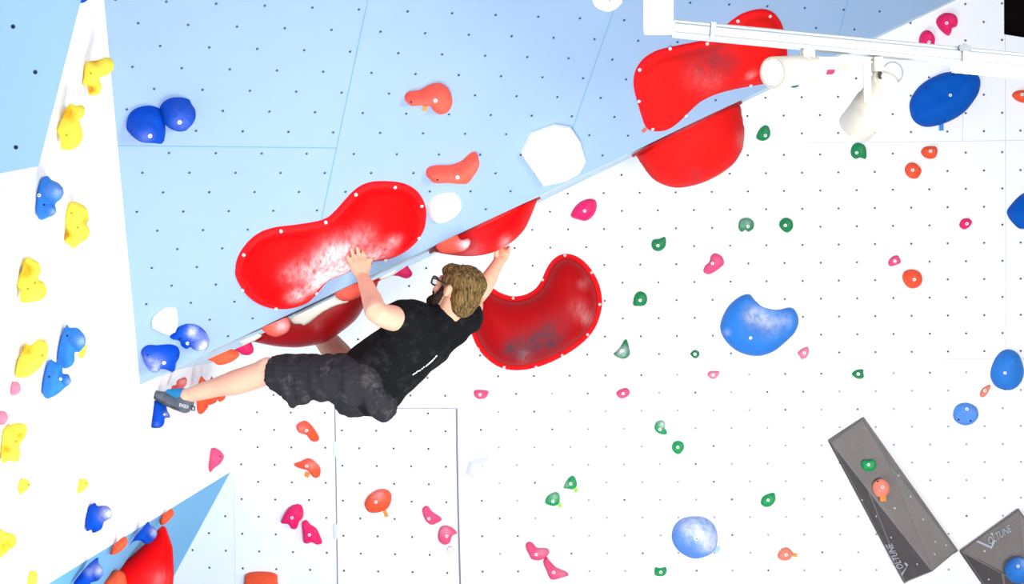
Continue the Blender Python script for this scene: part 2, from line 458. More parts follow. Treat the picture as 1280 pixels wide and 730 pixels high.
wall_obj('wall_back', wall, poly, [M_white, M_dotw, M_seamw, M_dotm], [p for p, k in zip(dots, pd) if not k], .0065, seams, .004, dots2=[p for p, k in zip(dots, pd) if k])
# the angled strip of wall between the fold and the corner
fy = facet.hit(573, 515)
inter = []
def left_x_on_facet(yv):                       # where the side wall meets the angled strip
    a = facet.pt((0, yv)); d = facet.ax
    t = ((leftp.o - a) @ leftp.n) / (d @ leftp.n); return t
yb, yt = 2.0, -1.6
fT, fQ = facet.hit(288, 590), facet.hit(212, 730)
fE = fT + (fQ - fT) * (yb - fT[1]) / (fQ[1] - fT[1])
polyf = [(0, yb), (0, yt), (left_x_on_facet(yt), yt), tuple(fT), tuple(fE)]
inf = np.array(polyf)
dotsf = [(x + .8259, y + .0087) for x, y in wall_lattice(-30, 2, -12, 20)]
dotsf = [p for p in dotsf if inside(np.array([p]), inf)[0] and p[0] < -.03]
sf = [((facet.hit(292, 600)[0], -.2), (facet.hit(292, 600)[0], yb)), ((facet.hit(420, 452)[0] - .5, facet.hit(500, 452)[1]), (0, facet.hit(560, 452)[1]))]
wall_obj('wall_corner', facet, polyf, [M_white, M_dotw, M_seamw], dotsf, .0065, sf, .003)
# left side wall
pc = [facet.pt(polyf[2]), LC]
def lp(p): d = np.asarray(p) - leftp.o; return (d @ leftp.ax, d @ leftp.ay)
a_, c_ = lp(pc[0]), lp(pc[1])
def lpt(y, z):
    r = leftp.n; x = (leftp.o @ r - r[1] * y - r[2] * z) / r[0]; return lp((x, y, z))
tT = np.array(lp(LC)); tA = np.array(lp(leftp.p3(60, 730)))
polyl = [a_, tuple(tT), tuple(tT + (tA - tT) * 2.2), lpt(-2.2, 4.2), lpt(-2.2, 8.6)]
inl = np.array(polyl)
dl = []
for j in range(-40, 40):
    for i in range(-60, 20):
        if (i + j) % 2 == 0:
            p = lpt(.05 + j * .1, 8.05 + i * .1)
            if inside(np.array([p]), inl)[0] and seg_dist(np.array([p]), inl)[0] > .05: dl.append(p)
wall_obj('wall_left', leftp, polyl, [M_whitel, M_dotl, M_seamw], dl, .005)
# blue overhang
bp = [(117, -140), (175, 481), (1190, 0), (1440, -118), (1440, -230), (108, -230)]
polyb = [tuple(blue.hit(*p)) for p in bp]; inb = np.array(polyb)
g1, g2, gv = .0145, .0171, .0103
dotsb = []
for j in range(-8, 26):
    for i in range(-4, 60):
        if (i + j) % 2 == 0:
            x = i * .1; pan = 0 if i <= 8 else (1 if i <= 19 else 2)
            x += (g1 if i > 8 else 0) + (g2 if i > 19 else 0) + (.012 if i > 30 else 0); y = j * .1 + (gv if j > 6 else 0)
            if inside(np.array([(x, y)]), inb)[0] and seg_dist(np.array([(x, y)]), inb)[0] > .035: dotsb.append((x, y))
def bl(*p): return tuple(blue.hit(*p))
sb = [(bl(466, -30), bl(390, 330)), (bl(782, -30), bl(690, 235)), (bl(1070, -40), bl(1047, 50)), (bl(146, 182), bl(420, 185))]
wall_obj('wall_overhang', blue, polyb, [M_blue, M_dotb, M_seamb], dotsb, .006, sb, .0035, thick=.02)
# soffit: from the lip of the overhang back to the wall
def meet(pl, y):                               # soffit row `y` m along the depth... on plane pl along the lip direction
    return y
p_front_r = blue.p3(1440, -118)
b1 = soff.p3(300, 0) if False else None
def wall_on_soff(x):                           # depth at which the soffit meets the back wall / strip, x m along the lip
    out = []
    for pl in (wall, facet):
        a = soff.pt((x, 0)); t = ((pl.o - a) @ pl.n) / (sback @ pl.n); out.append(t)
    return min(out)
xe = soff.hit(1190, 0)[0]; xr = float((p_front_r - L1) @ lipd)
# left end runs along the side wall
ld = leftp.n; 
def left_on_soff(yd): a = soff.pt((0, yd)); return ((leftp.o - a) @ ld) / (lipd @ ld)
yc = wall_on_soff(.1)
polys = [(left_on_soff(0), 0), (xr, 0), (xr, wall_on_soff(xr)), (1.6, wall_on_soff(1.6)), (left_on_soff(wall_on_soff(.3)) , wall_on_soff(.3))]
fr = [L1 + lipd * left_on_soff(0)] + [blue.p3(u, 481 - (u - 175) * 481 / 1015) for u in (300, 420, 560, 700, 850, 1000, 1190, 1440)]
bk = [facet.pt((left_x_on_facet(facet.hit(262, 451)[1]), facet.hit(262, 451)[1]))]
for u, dv in ((300, 10.5), (420, 12), (560, 11), (700, 8.5), (850, 5.5), (1000, 3.5), (1190, 2.5), (1440, 2)):
    v = 481 - (u - 175) * 481 / 1015 + dv; pf = (facet if u < 573 else wall).p3(u, v); bk.append(pf)
vs = [W(p) for p in fr + bk] + [W(p) + Vector((0, 0, .03)) for p in fr + bk]; nn_ = len(fr)
fs = [(i, i + 1, nn_ + i + 1, nn_ + i) for i in range(nn_ - 1)]; fs += [tuple(2 * nn_ + k for k in f[::-1]) for f in fs]
me = mesh_from('wall_soffit', vs, fs, recalc=False)
link('wall_soffit', me, M_soff, kind='structure', smooth=False)
# upper left blue overhang, nearer to the camera
ulp = Plane(P(100, 0, 4.8), unit(P(80, 20, 0) * np.array([1, 1, 0]) + np.array([0, 0, -.0])), [-.25, .97, .1])
ulp = Plane(P(100, 0, 4.8), np.array([.95, .24, .12]), np.array([-.245, .93, .26]))
pu = [(126, -102), (100, 0), (47, 208), (0, 217), (-150, 246), (-150, -102)]
polyu = [tuple(ulp.hit(*p)) for p in pu]
o3 = [ulp.hit(*p) for p in ((16.4, 33.2), (44.2, 90.1), (19.9, 184))]
du = [tuple(p) for p in o3]
va = o3[1] - o3[0]; vb = o3[2] - o3[1]
inu = np.array(polyu)
for i in range(-6, 6):
    for j in range(-6, 6):
        p = o3[0] + va * i + vb * j
        if inside(np.array([p]), inu)[0] and seg_dist(np.array([p]), inu)[0] > .03: du.append(tuple(p))
wall_obj('wall_upper_left', ulp, polyu, [M_blue2, M_dotb, M_seamb], du, .006, thick=.02)
# lower left blue slab in the corner
pt3 = [(288, 590), (60, 730), (-30, 786), (140, 876), (212, 730)]
t1 = tri.hit(288, 590)
A2 = tri.hit(60, 730); C2 = tri.hit(212, 730)
polyt = [tuple(t1), tuple(t1 + (A2 - t1) * 1.5), tuple(t1 + (A2 - t1) * 1.5 + (C2 - t1) * .8), tuple(t1 + (C2 - t1) * 1.8)]
wall_obj('wall_lower_left', tri, polyt, [mat('corner slab blue', (112, 182, 228), .6, .25, var=.04, vscale=3)], thick=.015)
# floor and dark upper void
def quad_obj(name, vs, m):
    me = mesh_from(name, [Vector(v) for v in vs], [(0, 1, 2, 3)], recalc=False); return link(name, me, m, kind='structure', smooth=False)
quad_obj('floor', [(-6, -3, .02), (6, -3, .02), (6, 10.6, .02), (-6, 10.6, .02)], M_floor)
me = mesh_from('ceiling', [Vector(v) for v in ((1.5, 11.2, 3.2), (6, 11.2, 3.2), (6, 11.2, 6.0), (1.5, 11.2, 6.0))], [(0, 1, 2, 3)], recalc=False)
link('ceiling', me, M_dark, kind='structure', smooth=False)

# hatch in the back wall
def on(pl, pts): return [pl.hit(*p) for p in pts]
hx0 = facet.hit(419.5, 560)[0]
hat = [(419, 510.5), (571, 510.5), (571.4, 560), (573, 640), (577, 790), (423, 790), (421, 640)]
hv = [tuple(facet.hit(*p)) for p in hat]
org = W(facet.pt(np.mean(hv, 0)))
n = len(hv)
vs = [W(facet.pt(p, .004)) for p in hv] + [W(facet.pt(p, -.01)) for p in hv]; fs = [tuple(range(n)), tuple(range(2 * n - 1, n - 1, -1))] + [(i, n + i, n + (i + 1) % n, (i + 1) % n) for i in range(n)]; mi = [0] * len(fs)
dh = [p for p in dotsf if inside(np.array([p]), np.array(hv))[0]]
dots_mesh(facet, dh, .0065, vs, fs, mi, 1, .0052)
M_gap = mat('hatch gap shade', (128, 132, 146), .8); M_gapl = mat('hatch top gap', (176, 176, 190), .8)
ring = hv
def strip(a, b, w, h, idx): seam_mesh(facet, [(a, b)], w, vs, fs, mi, idx, h)
strip(hv[0], hv[1], .006, .0055, 3); strip(hv[1], hv[2], .011, .0055, 2); strip(hv[2], hv[3], .011, .0055, 2); strip(hv[3], hv[4], .011, .0055, 2)
strip(hv[0], hv[6], .006, .0055, 2); strip(hv[6], hv[5], .006, .0055, 2)
me = mesh_from('door_1', vs, fs, mi, org, recalc=False)
door = link('door_1', me, [M_white, M_dotw, M_gap, M_gapl], kind='structure', smooth=False); door.location = org
for v in (561, 664):
    plate('hinge', [(416.5, v - 9), (421, v - 9), (421.5, v + 10), (417, v + 10)], facet, 0, .012, M_rail, door)

# ------------------------------------------------------------------ red shells
GV = 'large red moulded volumes'
hold('huge red kidney shaped volume on the overhang, chalked white under the climber\'s hand', 'red', blue, 'W',
     [(57, 500), (63, 455), (85, 405), (130, 350), (185, 312), (250, 292), (330, 282), (400, 272), (455, 262), (500, 245), (540, 210), (580, 165), (620, 122), (660, 92), (710, 74), (770, 70), (840, 75), (890, 90), (935, 122), (965, 170), (975, 220), (970, 280), (950, 330), (915, 375), (870, 410), (820, 435), (770, 448), (710, 458), (650, 480), (580, 515), (530, 535), (495, 555), (465, 590), (440, 620), (400, 655), (340, 677), (280, 684), (220, 678), (160, 655), (110, 615), (75, 565), (58, 525)],
     H=.085, flange=.026, npts=1800, group=GV, name='climbing_volume', cat='climbing volume', key='RV1', wob=.03, kD=.9,
     screws=[(634, 128), (822, 93), (950, 183), (936, 336), (776, 443), (489, 262), (274, 304), (95, 418), (90, 586), (250, 675), (444, 602)],
     chalk=[(560, 350, 65, .6), (480, 370, 60, .55), (540, 490, 80, 1.1), (440, 520, 60, .8), (630, 440, 75, .9), (330, 572, 45, .7), (300, 460, 55, .35), (720, 380, 65, .6), (650, 280, 60, .35), (795, 305, 35, .5), (400, 440, 70, .5)])
hold('huge red curved volume on the blue overhang, behind the white lighting track', 'redw', blue, 'K',
     [(155, 300), (160, 270), (174, 240), (200, 212), (245, 188), (310, 172), (370, 160), (420, 148), (465, 122), (500, 90), (545, 58), (590, 42), (630, 38), (665, 50), (690, 80), (705, 120), (714, 170), (716, 220), (705, 265), (680, 295), (620, 312), (560, 322), (500, 335), (450, 350), (400, 375), (360, 410), (330, 440), (300, 465), (265, 481), (225, 482), (200, 468), (185, 430), (170, 380), (158, 335)],
     H=.075, flange=.026, npts=1500, group=GV, name='climbing_volume', cat='climbing volume', wob=.03, kD=.9,
     screws=[(285, 178), (174, 255), (172, 370), (222, 471), (343, 423), (421, 160), (580, 312), (533, 78), (650, 60)],
     tags=[([(182, 480), (194, 468), (202, 474), (190, 486)], M_taper)], chalk=[(420, 280, 50, .2), (350, 255, 50, .15), (560, 250, 20, .5)], grime=[(410, 200, 70, .6), (470, 215, 40, .4)])
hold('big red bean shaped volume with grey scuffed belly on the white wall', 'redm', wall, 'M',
     [(80, 370), (80, 335), (95, 290), (125, 250), (160, 240), (200, 262), (245, 275), (290, 270), (330, 248), (355, 215), (375, 170), (400, 135), (435, 115), (475, 117), (515, 140), (550, 180), (575, 230), (586, 285), (583, 330), (565, 385), (535, 430), (490, 470), (435, 505), (370, 535), (310, 552), (250, 557), (195, 545), (150, 515), (115, 475), (92, 425)],
     H=.15, flange=.026, npts=1500, group=GV, name='climbing_volume', cat='climbing volume', wob=.03, kD=.95,
     screws=[(445, 120), (547, 185), (577, 306), (531, 421), (435, 500), (335, 544), (214, 545), (115, 475), (248, 282), (360, 212)],
     chalk=[(500, 320, 40, .3), (515, 225, 25, .3), (290, 497, 30, .3), (530, 360, 30, .3)], grime=[(300, 465, 50, 1.3), (380, 435, 45, 1.1), (240, 475, 35, .9), (400, 400, 60, .5)])
def hvol(label, colour, k, pts, q, T, fl, **kw):
    o = hold(label, colour, soff, k, pts, mode='hang', flat=1, q=q, T=T, name='climbing_volume', cat='climbing volume', group=GV, wob=.02, **kw)
    a, b = cp(k, fl); pl = hangplane(q)
    fa, fb = pl.hit(*a), pl.hit(*b)
    # flange: an oval plate lying on the soffit
    c = soff.hit(*a); y0 = q
    xa, xb = fa[0], fb[0]; cx, rx_ = (xa + xb) / 2, (xb - xa) / 2
    d0 = (fa[1] + fb[1]) / 2
    vs = []; K = 40
    for h in (-.02, -.006):
        for i in range(K):
            t = 2 * math.pi * i / K; cc, ss = math.cos(t), math.sin(t)
            x = cx + rx_ * math.copysign(abs(cc) ** .9, cc)
            drop = fa[1] + (fb[1] - fa[1]) * (x - xa) / (xb - xa)
            vs.append(W(L1 + lipd * x + sback * (q + (T + .02) * ss) + pl.ay * (drop + h + .012)))
    fs = [tuple(range(K)), tuple(range(2 * K - 1, K - 1, -1))] + [(i, (i + 1) % K, K + (i + 1) % K, K + i) for i in range(K)]
    og = sum(vs, Vector()) / len(vs); me = mesh_from('flange', vs, fs, None, og); f = link('flange', me, M_redd, o, smooth=False); put(f, og, o)
    return o
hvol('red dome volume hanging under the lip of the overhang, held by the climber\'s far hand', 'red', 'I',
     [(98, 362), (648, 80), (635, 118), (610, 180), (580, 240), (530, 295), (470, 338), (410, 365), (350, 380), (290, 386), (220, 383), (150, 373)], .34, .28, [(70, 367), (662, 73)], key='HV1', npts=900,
     chalk=[(470, 325, 40, .6), (300, 365, 60, .3)], grime=[(300, 320, 90, .35)])
hvol('red half dome volume under the lip of the overhang, far right, below the lighting track', 'redw', 'K',
     [(160, 566), (538, 380), (546, 430), (555, 490), (548, 545), (520, 595), (470, 635), (410, 665), (350, 682), (300, 685), (250, 670), (215, 645), (185, 605)], .3, .25, [(148, 569), (545, 376)], npts=900, chalk=[(540, 520, 40, .4)], grime=[(355, 640, 25, .4)])
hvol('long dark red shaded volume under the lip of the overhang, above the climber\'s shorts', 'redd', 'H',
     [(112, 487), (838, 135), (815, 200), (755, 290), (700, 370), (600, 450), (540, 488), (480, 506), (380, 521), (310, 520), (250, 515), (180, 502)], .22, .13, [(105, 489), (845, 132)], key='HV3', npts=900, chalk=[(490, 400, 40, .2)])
hold('tall red volume on the blue slab in the lower left corner, cut by the frame', 'red', tri, 'E',
     [(315, 640), (400, 570), (470, 505), (530, 455), (570, 400), (600, 374), (620, 385), (640, 440), (660, 500), (667, 580), (668, 680), (660, 800), (400, 830), (250, 760)],
     mode='pillow', T=.09, anchor=(165, 690), npts=700, name='climbing_volume', cat='climbing volume', group=GV, wob=.05, chalk=[(560, 690, 70, .3)], grime=[(520, 720, 100, .3)], sharp=True, prof='dome', zoff=-.0)

# ------------------------------------------------------------------ holds on the blue overhang
GB = 'holds on the blue overhang'
hold('coral duck shaped hold with a long beak, upper middle of the blue overhang', 'coral', blue, 'J',
     [(22, 105), (28, 88), (45, 80), (75, 77), (110, 58), (145, 50), (175, 62), (192, 90), (190, 118), (170, 143), (135, 153), (120, 140), (108, 124), (85, 119), (55, 121), (32, 122)], H=.065, group=GB, bolts=[(129, 104)], holes=[(42, 111)],
     tags=[([(86, 124), (100, 126), (96, 144), (82, 142)], M_tapeo)])
hold('coral boomerang shaped hold above the white oval hold on the overhang', 'coral', blue, 'J',
     [(100, 375), (110, 358), (145, 350), (190, 350), (230, 335), (255, 312), (275, 302), (290, 312), (288, 340), (270, 370), (245, 400), (215, 405), (170, 402), (125, 403), (105, 393)], H=.065, group=GB, bolts=[(210, 384)], holes=[(137, 394)])
hold('big white faceted six-sided hold on the blue overhang', 'white', blue, 'J',
     [(447, 305), (480, 235), (570, 203), (628, 212), (660, 260), (680, 330), (660, 365), (600, 400), (525, 418)], H=.08, sharp=True, group=GB, holes=[(589, 228), (652, 320), (537, 399), (478, 318), (570, 315)], kD=.35)
hold('white oval hold touching the right end of the huge kidney volume', 'white', blue, 'J',
     [(105, 498), (125, 465), (165, 450), (205, 450), (224, 475), (222, 505), (190, 535), (140, 553), (114, 535)], H=.045, group=GB, holes=[(172, 514)], wob=.05)
hold('small white angular hold near the bottom left tip of the blue overhang', 'white', blue, 'F',
     [(133, 225), (150, 185), (190, 145), (250, 112), (310, 108), (340, 122), (347, 190), (343, 260), (325, 300), (275, 325), (225, 310), (140, 268)], H=.035, sharp=True, group=GB, holes=[(262, 240)])
hold('white hold cut by the top edge of the photo, beside the overhang seam', 'white', blue, 'Z',
     [(1033, 0), (1040, 35), (1070, 58), (1100, 64), (1140, 55), (1175, 25), (1192, -5), (1170, -60), (1100, -75), (1050, -55)], H=.04, group=GB, holes=[(1118, 5)], wob=.05)
hold('blue fish shaped hold with a chalked white ball, right of the small white angular hold', 'blue', blue, 'F',
     [(285, 350), (325, 310), (350, 275), (420, 245), (500, 250), (560, 285), (598, 335), (600, 370), (570, 410), (520, 420), (460, 418), (430, 435), (400, 438), (378, 420), (370, 390), (335, 365), (300, 360)],
     H=.035, group=GB, bolts=[(428, 390)], holes=[(368, 355)], balls=[(525, 345, 82, .05)], chalk=[(535, 345, 60, 1.2), (470, 270, 40, .6), (430, 290, 40, .4)])
hold('blue lumpy hold at the bottom left tip of the overhang', 'blue', blue, 'F',
     [(48, 490), (65, 450), (110, 425), (180, 428), (260, 420), (320, 425), (355, 445), (370, 490), (350, 530), (335, 560), (335, 600), (310, 625), (280, 628), (240, 605), (190, 600), (140, 605), (90, 585), (65, 540)],
     H=.05, group=GB, bolts=[(232, 552)], holes=[(100, 490), (343, 497)], balls=[(125, 565, 55, .03)], chalk=[(110, 500, 55, .5), (190, 510, 50, .4), (125, 560, 45, .5)])
hold('left blue ball hold of the touching pair high on the blue overhang', 'blue', blue, 'X',
     [(465, 475), (475, 430), (505, 405), (550, 397), (590, 410), (605, 440), (607, 480), (603, 510), (585, 525), (560, 522), (535, 520), (500, 510), (475, 495)], H=.07, group=GB, bolts=[(547, 495)], holes=[(482, 479), (565, 424)], balls=[(520, 463, 42, .03)], chalk=[(520, 465, 34, .3)])
hold('right blue ball hold of the touching pair high on the blue overhang', 'blue', blue, 'X',
     [(585, 420), (595, 390), (625, 370), (665, 367), (695, 375), (703, 390), (718, 415), (712, 438), (695, 450), (680, 465), (645, 470), (610, 460), (590, 440)], H=.07, group=GB, bolts=[(655, 445)], balls=[(645, 418, 52, .03)], chalk=[(650, 410, 40, .3)])

# ------------------------------------------------------------------ holds on the white back wall
GPK, GG, GO, GBL = 'pink holds on the white wall', 'green holds on the white wall', 'orange holds on the white wall', 'blue holds on the white wall'
def wh(label, col, k, pts, bolts=(), H=.035, pl=None, group=None, **kw):
    g = group or {'pink': GPK, 'pink_lit': GPK, 'palepink': GPK, 'green': GG, 'lime': GG, 'orange': GO, 'coral': GO, 'peach': GO}.get(col, GBL)
    return hold(label, col, pl or wall, k, pts, H=H, bolts=bolts, group=g, **kw)
wh('pink textured hold just under the overhang lip, above the red bean volume', 'pink', 'J', [(623, 520), (640, 490), (665, 470), (695, 462), (715, 470), (718, 495), (705, 525), (680, 543), (655, 540), (630, 532)], [(674, 507)], H=.05)
wh('large pink hold at the top right, between the blue overhang and the wall seam', 'pink', 'V', [(175, 118), (185, 90), (215, 70), (250, 67), (280, 80), (292, 110), (285, 140), (262, 150), (255, 175), (240, 190), (215, 175), (190, 150)], [(229, 124)], H=.05)
wh('pink hold at the top right with its lower end hidden by the lighting track', 'pink', 'V', [(83, 240), (85, 200), (100, 172), (125, 160), (150, 170), (168, 200), (168, 225), (160, 255), (130, 268), (100, 262)], [(134, 226)], H=.05)
wh('pink sliver of a hold peeping out below the lit spotlight', 'pink_lit', 'U', [(133, 275), (150, 245), (200, 225), (243, 245), (240, 280), (205, 287), (185, 280)], H=.04)
wh('small pink hold far right, under the two orange holds', 'pink', 'O', [(470, 118), (478, 104), (497, 101), (507, 112), (500, 125), (485, 134), (473, 128)], [(491, 117)], H=.03)
wh('tiny pink two-pronged hold beside the round orange hold', 'pink_lit', 'O', [(260, 230), (270, 215), (285, 210), (292, 215), (297, 230), (285, 238), (265, 242)], [(279, 227)], H=.025)
wh('tiny pink hold below the right end of the scooped blue hold', 'palepink', 'N', [(634, 618), (645, 605), (670, 595), (676, 610), (668, 632), (650, 640), (642, 630)], [(658, 617)], H=.025)
wh('pink peanut shaped hold above the scooped blue hold', 'pink_lit', 'N', [(290, 320), (297, 298), (312, 285), (318, 262), (335, 253), (358, 265), (366, 290), (350, 308), (325, 325), (305, 330)], [(323, 290)], H=.04)
wh('tiny pink hold under the smallest green hold, left of the scooped blue hold', 'palepink', 'N', [(305, 695), (315, 684), (345, 684), (346, 697), (330, 712), (312, 707)], [(325, 697)], H=.025)
wh('small pink hold below the left end of the red bean volume', 'pink_lit', 'M', [(98, 645), (105, 632), (150, 635), (152, 648), (140, 663), (115, 666), (103, 657)], [(122, 649)], H=.03)
wh('small pink hold below the chalked triangular green hold', 'pink_lit', 'M', [(640, 645), (655, 630), (680, 625), (692, 640), (680, 658), (655, 663)], [(666, 645)], H=.03)
wh('pink three-lobed hold left of the hatch, upper of the pair', 'pink', 'Q', [(366, 498), (380, 462), (400, 437), (430, 427), (448, 440), (450, 475), (435, 495), (425, 520), (408, 522), (395, 505)], [(411, 478)], H=.05, pl=facet)
wh('pink three-cornered hold left of the hatch, lower of the pair', 'pink', 'Q', [(447, 500), (462, 488), (478, 505), (500, 520), (515, 550), (522, 575), (505, 582), (485, 573), (465, 578), (453, 570), (450, 535)], [(477, 543)], H=.05, pl=facet)
wh('pink tapered hold on the hatch near its right edge, upper of two', 'pink_lit', 'R', [(80, 460), (92, 445), (105, 450), (115, 465), (145, 485), (150, 498), (130, 510), (110, 514), (90, 495)], [(106, 491)], H=.04, pl=facet)
wh('pink broad hold on the hatch near its right edge, above the clear ring hold', 'pink_lit', 'R', [(137, 555), (145, 525), (165, 516), (190, 525), (207, 545), (190, 555), (180, 580), (160, 588), (142, 575)], [(171, 555)], H=.04, pl=facet, chalk=[(165, 530, 25, .5)])
wh('pink hold low in the middle, upper of a touching pair', 'pink_lit', 'R', [(458, 597), (462, 580), (480, 578), (500, 598), (535, 600), (545, 615), (530, 635), (505, 645), (480, 640), (468, 620)], [(497, 622)], H=.04, chalk=[(520, 610, 25, .4)])
wh('pink hold low in the middle, lower of a touching pair', 'pink_lit', 'R', [(522, 650), (535, 632), (545, 645), (570, 670), (605, 685), (614, 700), (590, 708), (560, 716), (545, 708), (535, 685)], [(561, 687)], H=.04, chalk=[(590, 690, 25, .4)])
wh('dark green hold right of the red half dome, under the lighting track', 'green', 'K', [(600, 497), (610, 475), (628, 458), (645, 462), (652, 485), (645, 505), (625, 514), (605, 508)], [(633, 495)])
wh('dark green hold directly below the cream spotlight', 'green', 'L', [(186, 550), (195, 528), (215, 521), (238, 532), (244, 560), (240, 580), (220, 575), (205, 580), (190, 570)], [(207, 558)])
wh('green sliver of a hold behind the lit spotlight', 'green', 'U', [(-30, 330), (-10, 295), (25, 290), (45, 330), (40, 352), (20, 362), (0, 360)], H=.035)
wh('green hold with white specks, left of the pair above the scooped blue hold', 'green', 'N', [(418, 150), (425, 130), (450, 123), (472, 135), (474, 160), (455, 175), (445, 168), (430, 175), (420, 165)], [(453, 155)], chalk=[(440, 140, 30, .5)])
wh('plain round green hold, right of the pair above the scooped blue hold', 'green', 'N', [(567, 150), (575, 130), (595, 123), (615, 135), (617, 160), (600, 177), (580, 170)], [(589, 151)])
wh('green hold with a small ear, below the red half dome volume', 'green', 'N', [(100, 220), (108, 203), (130, 200), (148, 193), (154, 205), (150, 230), (130, 245), (108, 240)], [(124, 225)])
wh('green drop shaped hold just right of the red bean volume', 'green', 'N', [(33, 440), (40, 405), (58, 392), (80, 402), (85, 425), (75, 443), (50, 446)], [(59, 425)])
wh('chalk-speckled green triangular hold right below the red bean volume', 'green', 'M', [(630, 495), (645, 480), (660, 460), (670, 443), (680, 440), (688, 465), (692, 495), (675, 512), (650, 510)], [(661, 482)], chalk=[(660, 485, 25, .9)])
wh('smallest green hold, just left below the scooped blue hold', 'green', 'N', [(243, 618), (260, 606), (275, 615), (273, 630), (260, 637), (248, 630)], [(259, 621)], H=.025)
wh('small green two-pronged hold alone above the tall charcoal volume', 'green', 'O', [(153, 560), (165, 548), (185, 546), (187, 555), (187, 570), (170, 573)], [(171, 559)], H=.025)
wh('green hold with a chalked top, upper left of the pair above the chalky blue ball', 'lime', 'S', [(228, 160), (235, 140), (255, 133), (268, 145), (265, 160), (274, 175), (270, 185), (250, 183), (235, 175)], [(248, 166)], chalk=[(255, 143, 18, .9)])
wh('round green hold, lower right of the pair above the chalky blue ball', 'lime', 'S', [(292, 232), (298, 214), (315, 208), (333, 216), (336, 235), (325, 252), (313, 257), (298, 248)], [(313, 231)])
wh('green hold with a lime tape tag, upper right of the low pair', 'lime', 'R', [(597, 378), (610, 350), (630, 335), (642, 350), (645, 372), (630, 385), (605, 382)], [(623, 364)], tags=[([(633, 381), (644, 376), (650, 392), (638, 398)], M_tapeg)], chalk=[(605, 365, 15, .5)])
wh('green hold with a lime tape tag, lower left of the low pair', 'lime', 'R', [(530, 435), (538, 410), (565, 395), (582, 405), (580, 435), (560, 446)], [(558, 428)], tags=[([(572, 436), (583, 431), (592, 446), (580, 452)], M_tapeg)], chalk=[(560, 405, 20, .6)])
wh('green hold with a knob on top, between chalky blue ball and tall charcoal volume', 'lime', 'S', [(617, 430), (625, 412), (650, 400), (667, 400), (670, 425), (655, 445), (635, 450), (620, 442)], [(643, 424)])
wh('small green hold below the chalky blue ball at the bottom edge', 'lime', 'S', [(228, 685), (232, 670), (250, 673), (270, 670), (272, 690), (258, 702), (232, 700)], [(251, 687)], H=.03)
wh('orange bean hold, upper of two between the climber\'s shorts and the hatch', 'orange', 'Q', [(426, 140), (432, 120), (455, 110), (475, 120), (495, 145), (510, 172), (505, 188), (485, 188), (465, 165), (440, 158)], [(466, 147)], H=.05, pl=facet, chalk=[(455, 140, 22, .4)])
wh('orange winged hold with a tape tag, left of the hatch hinge', 'orange', 'Q', [(415, 275), (440, 265), (470, 253), (495, 265), (515, 290), (513, 320), (495, 328), (480, 310), (465, 298), (435, 290)], [(467, 282)], H=.05, pl=facet, tags=[([(462, 302), (480, 308), (472, 326), (456, 320)], M_tapeo)], chalk=[(490, 275, 25, .4)])
wh('orange oval hold with a tape tag on the left of the hatch', 'orange', 'Q', [(684, 430), (695, 400), (725, 375), (760, 370), (783, 385), (785, 415), (770, 445), (735, 460), (700, 458)], [(730, 418)], H=.06, pl=facet, tags=[([(754, 450), (766, 446), (778, 472), (764, 477)], M_tapeo)], chalk=[(740, 385, 30, .5)])
wh('wide orange hold cut by the bottom edge, left of the hatch', 'orange', 'Q', [(228, 710), (240, 690), (290, 684), (345, 692), (352, 720), (345, 750), (240, 750)], H=.05, pl=facet)
wh('orange hold cut by the right edge beside the big blue oval', 'orange', 'V', [(583, 515), (600, 490), (644, 482), (690, 490), (700, 530), (670, 552), (620, 545)], [(634, 507)], H=.04)
wh('orange rounded triangular hold under the big blue oval, upper right of two', 'orange', 'L', [(443, 555), (455, 537), (490, 533), (503, 545), (498, 572), (478, 580), (455, 573)], [(476, 552)], H=.04)
wh('orange boxy hold under the big blue oval, lower left of two', 'orange', 'L', [(384, 615), (395, 597), (415, 593), (435, 605), (445, 625), (430, 650), (405, 650), (388, 635)], [(411, 621)], H=.04)
wh('round orange hold in the middle right of the white wall', 'orange', 'O', [(303, 280), (308, 258), (330, 251), (352, 258), (361, 275), (358, 295), (340, 307), (318, 303)], [(336, 281)], H=.05)
wh('small peach leaf shaped hold between two blue holds at the far right', 'peach', 'O', [(530, 615), (540, 600), (560, 591), (557, 608), (545, 625), (533, 627)], [(544, 608)], H=.025)
wh('peach hold with a tape tag left of the tall charcoal volume, near the bottom', 'peach', 'S', [(678, 625), (690, 605), (710, 597), (728, 608), (735, 622), (730, 630), (722, 642), (700, 646), (683, 638)], [(709, 624)], H=.035, tags=[([(733, 616), (750, 620), (749, 632), (732, 630)], M_tapeo)])
wh('big glossy blue oval hold with a long crease, under the lighting track', 'royal', 'V', [(35, 575), (42, 530), (75, 475), (120, 435), (190, 398), (250, 383), (330, 385), (385, 388), (410, 410), (417, 450), (405, 500), (370, 555), (330, 600), (270, 640), (200, 668), (130, 680), (80, 665), (48, 630)], [(248, 511)], H=.1, holes=[(263, 403), (220, 645), (118, 470)], tags=[([(188, 668), (212, 664), (213, 700), (189, 702)], M_tapeb)], dents=[(180, 500, 60, -.03), (260, 455, 50, -.025), (100, 560, 50, -.02)], wob=.04, npts=600)
wh('blue hold cut by the right edge of the photo', 'royal', 'O', [(612, 85), (625, 60), (659, 28), (700, 20), (725, 60), (710, 110), (659, 133), (630, 115)], H=.08, wob=.05)
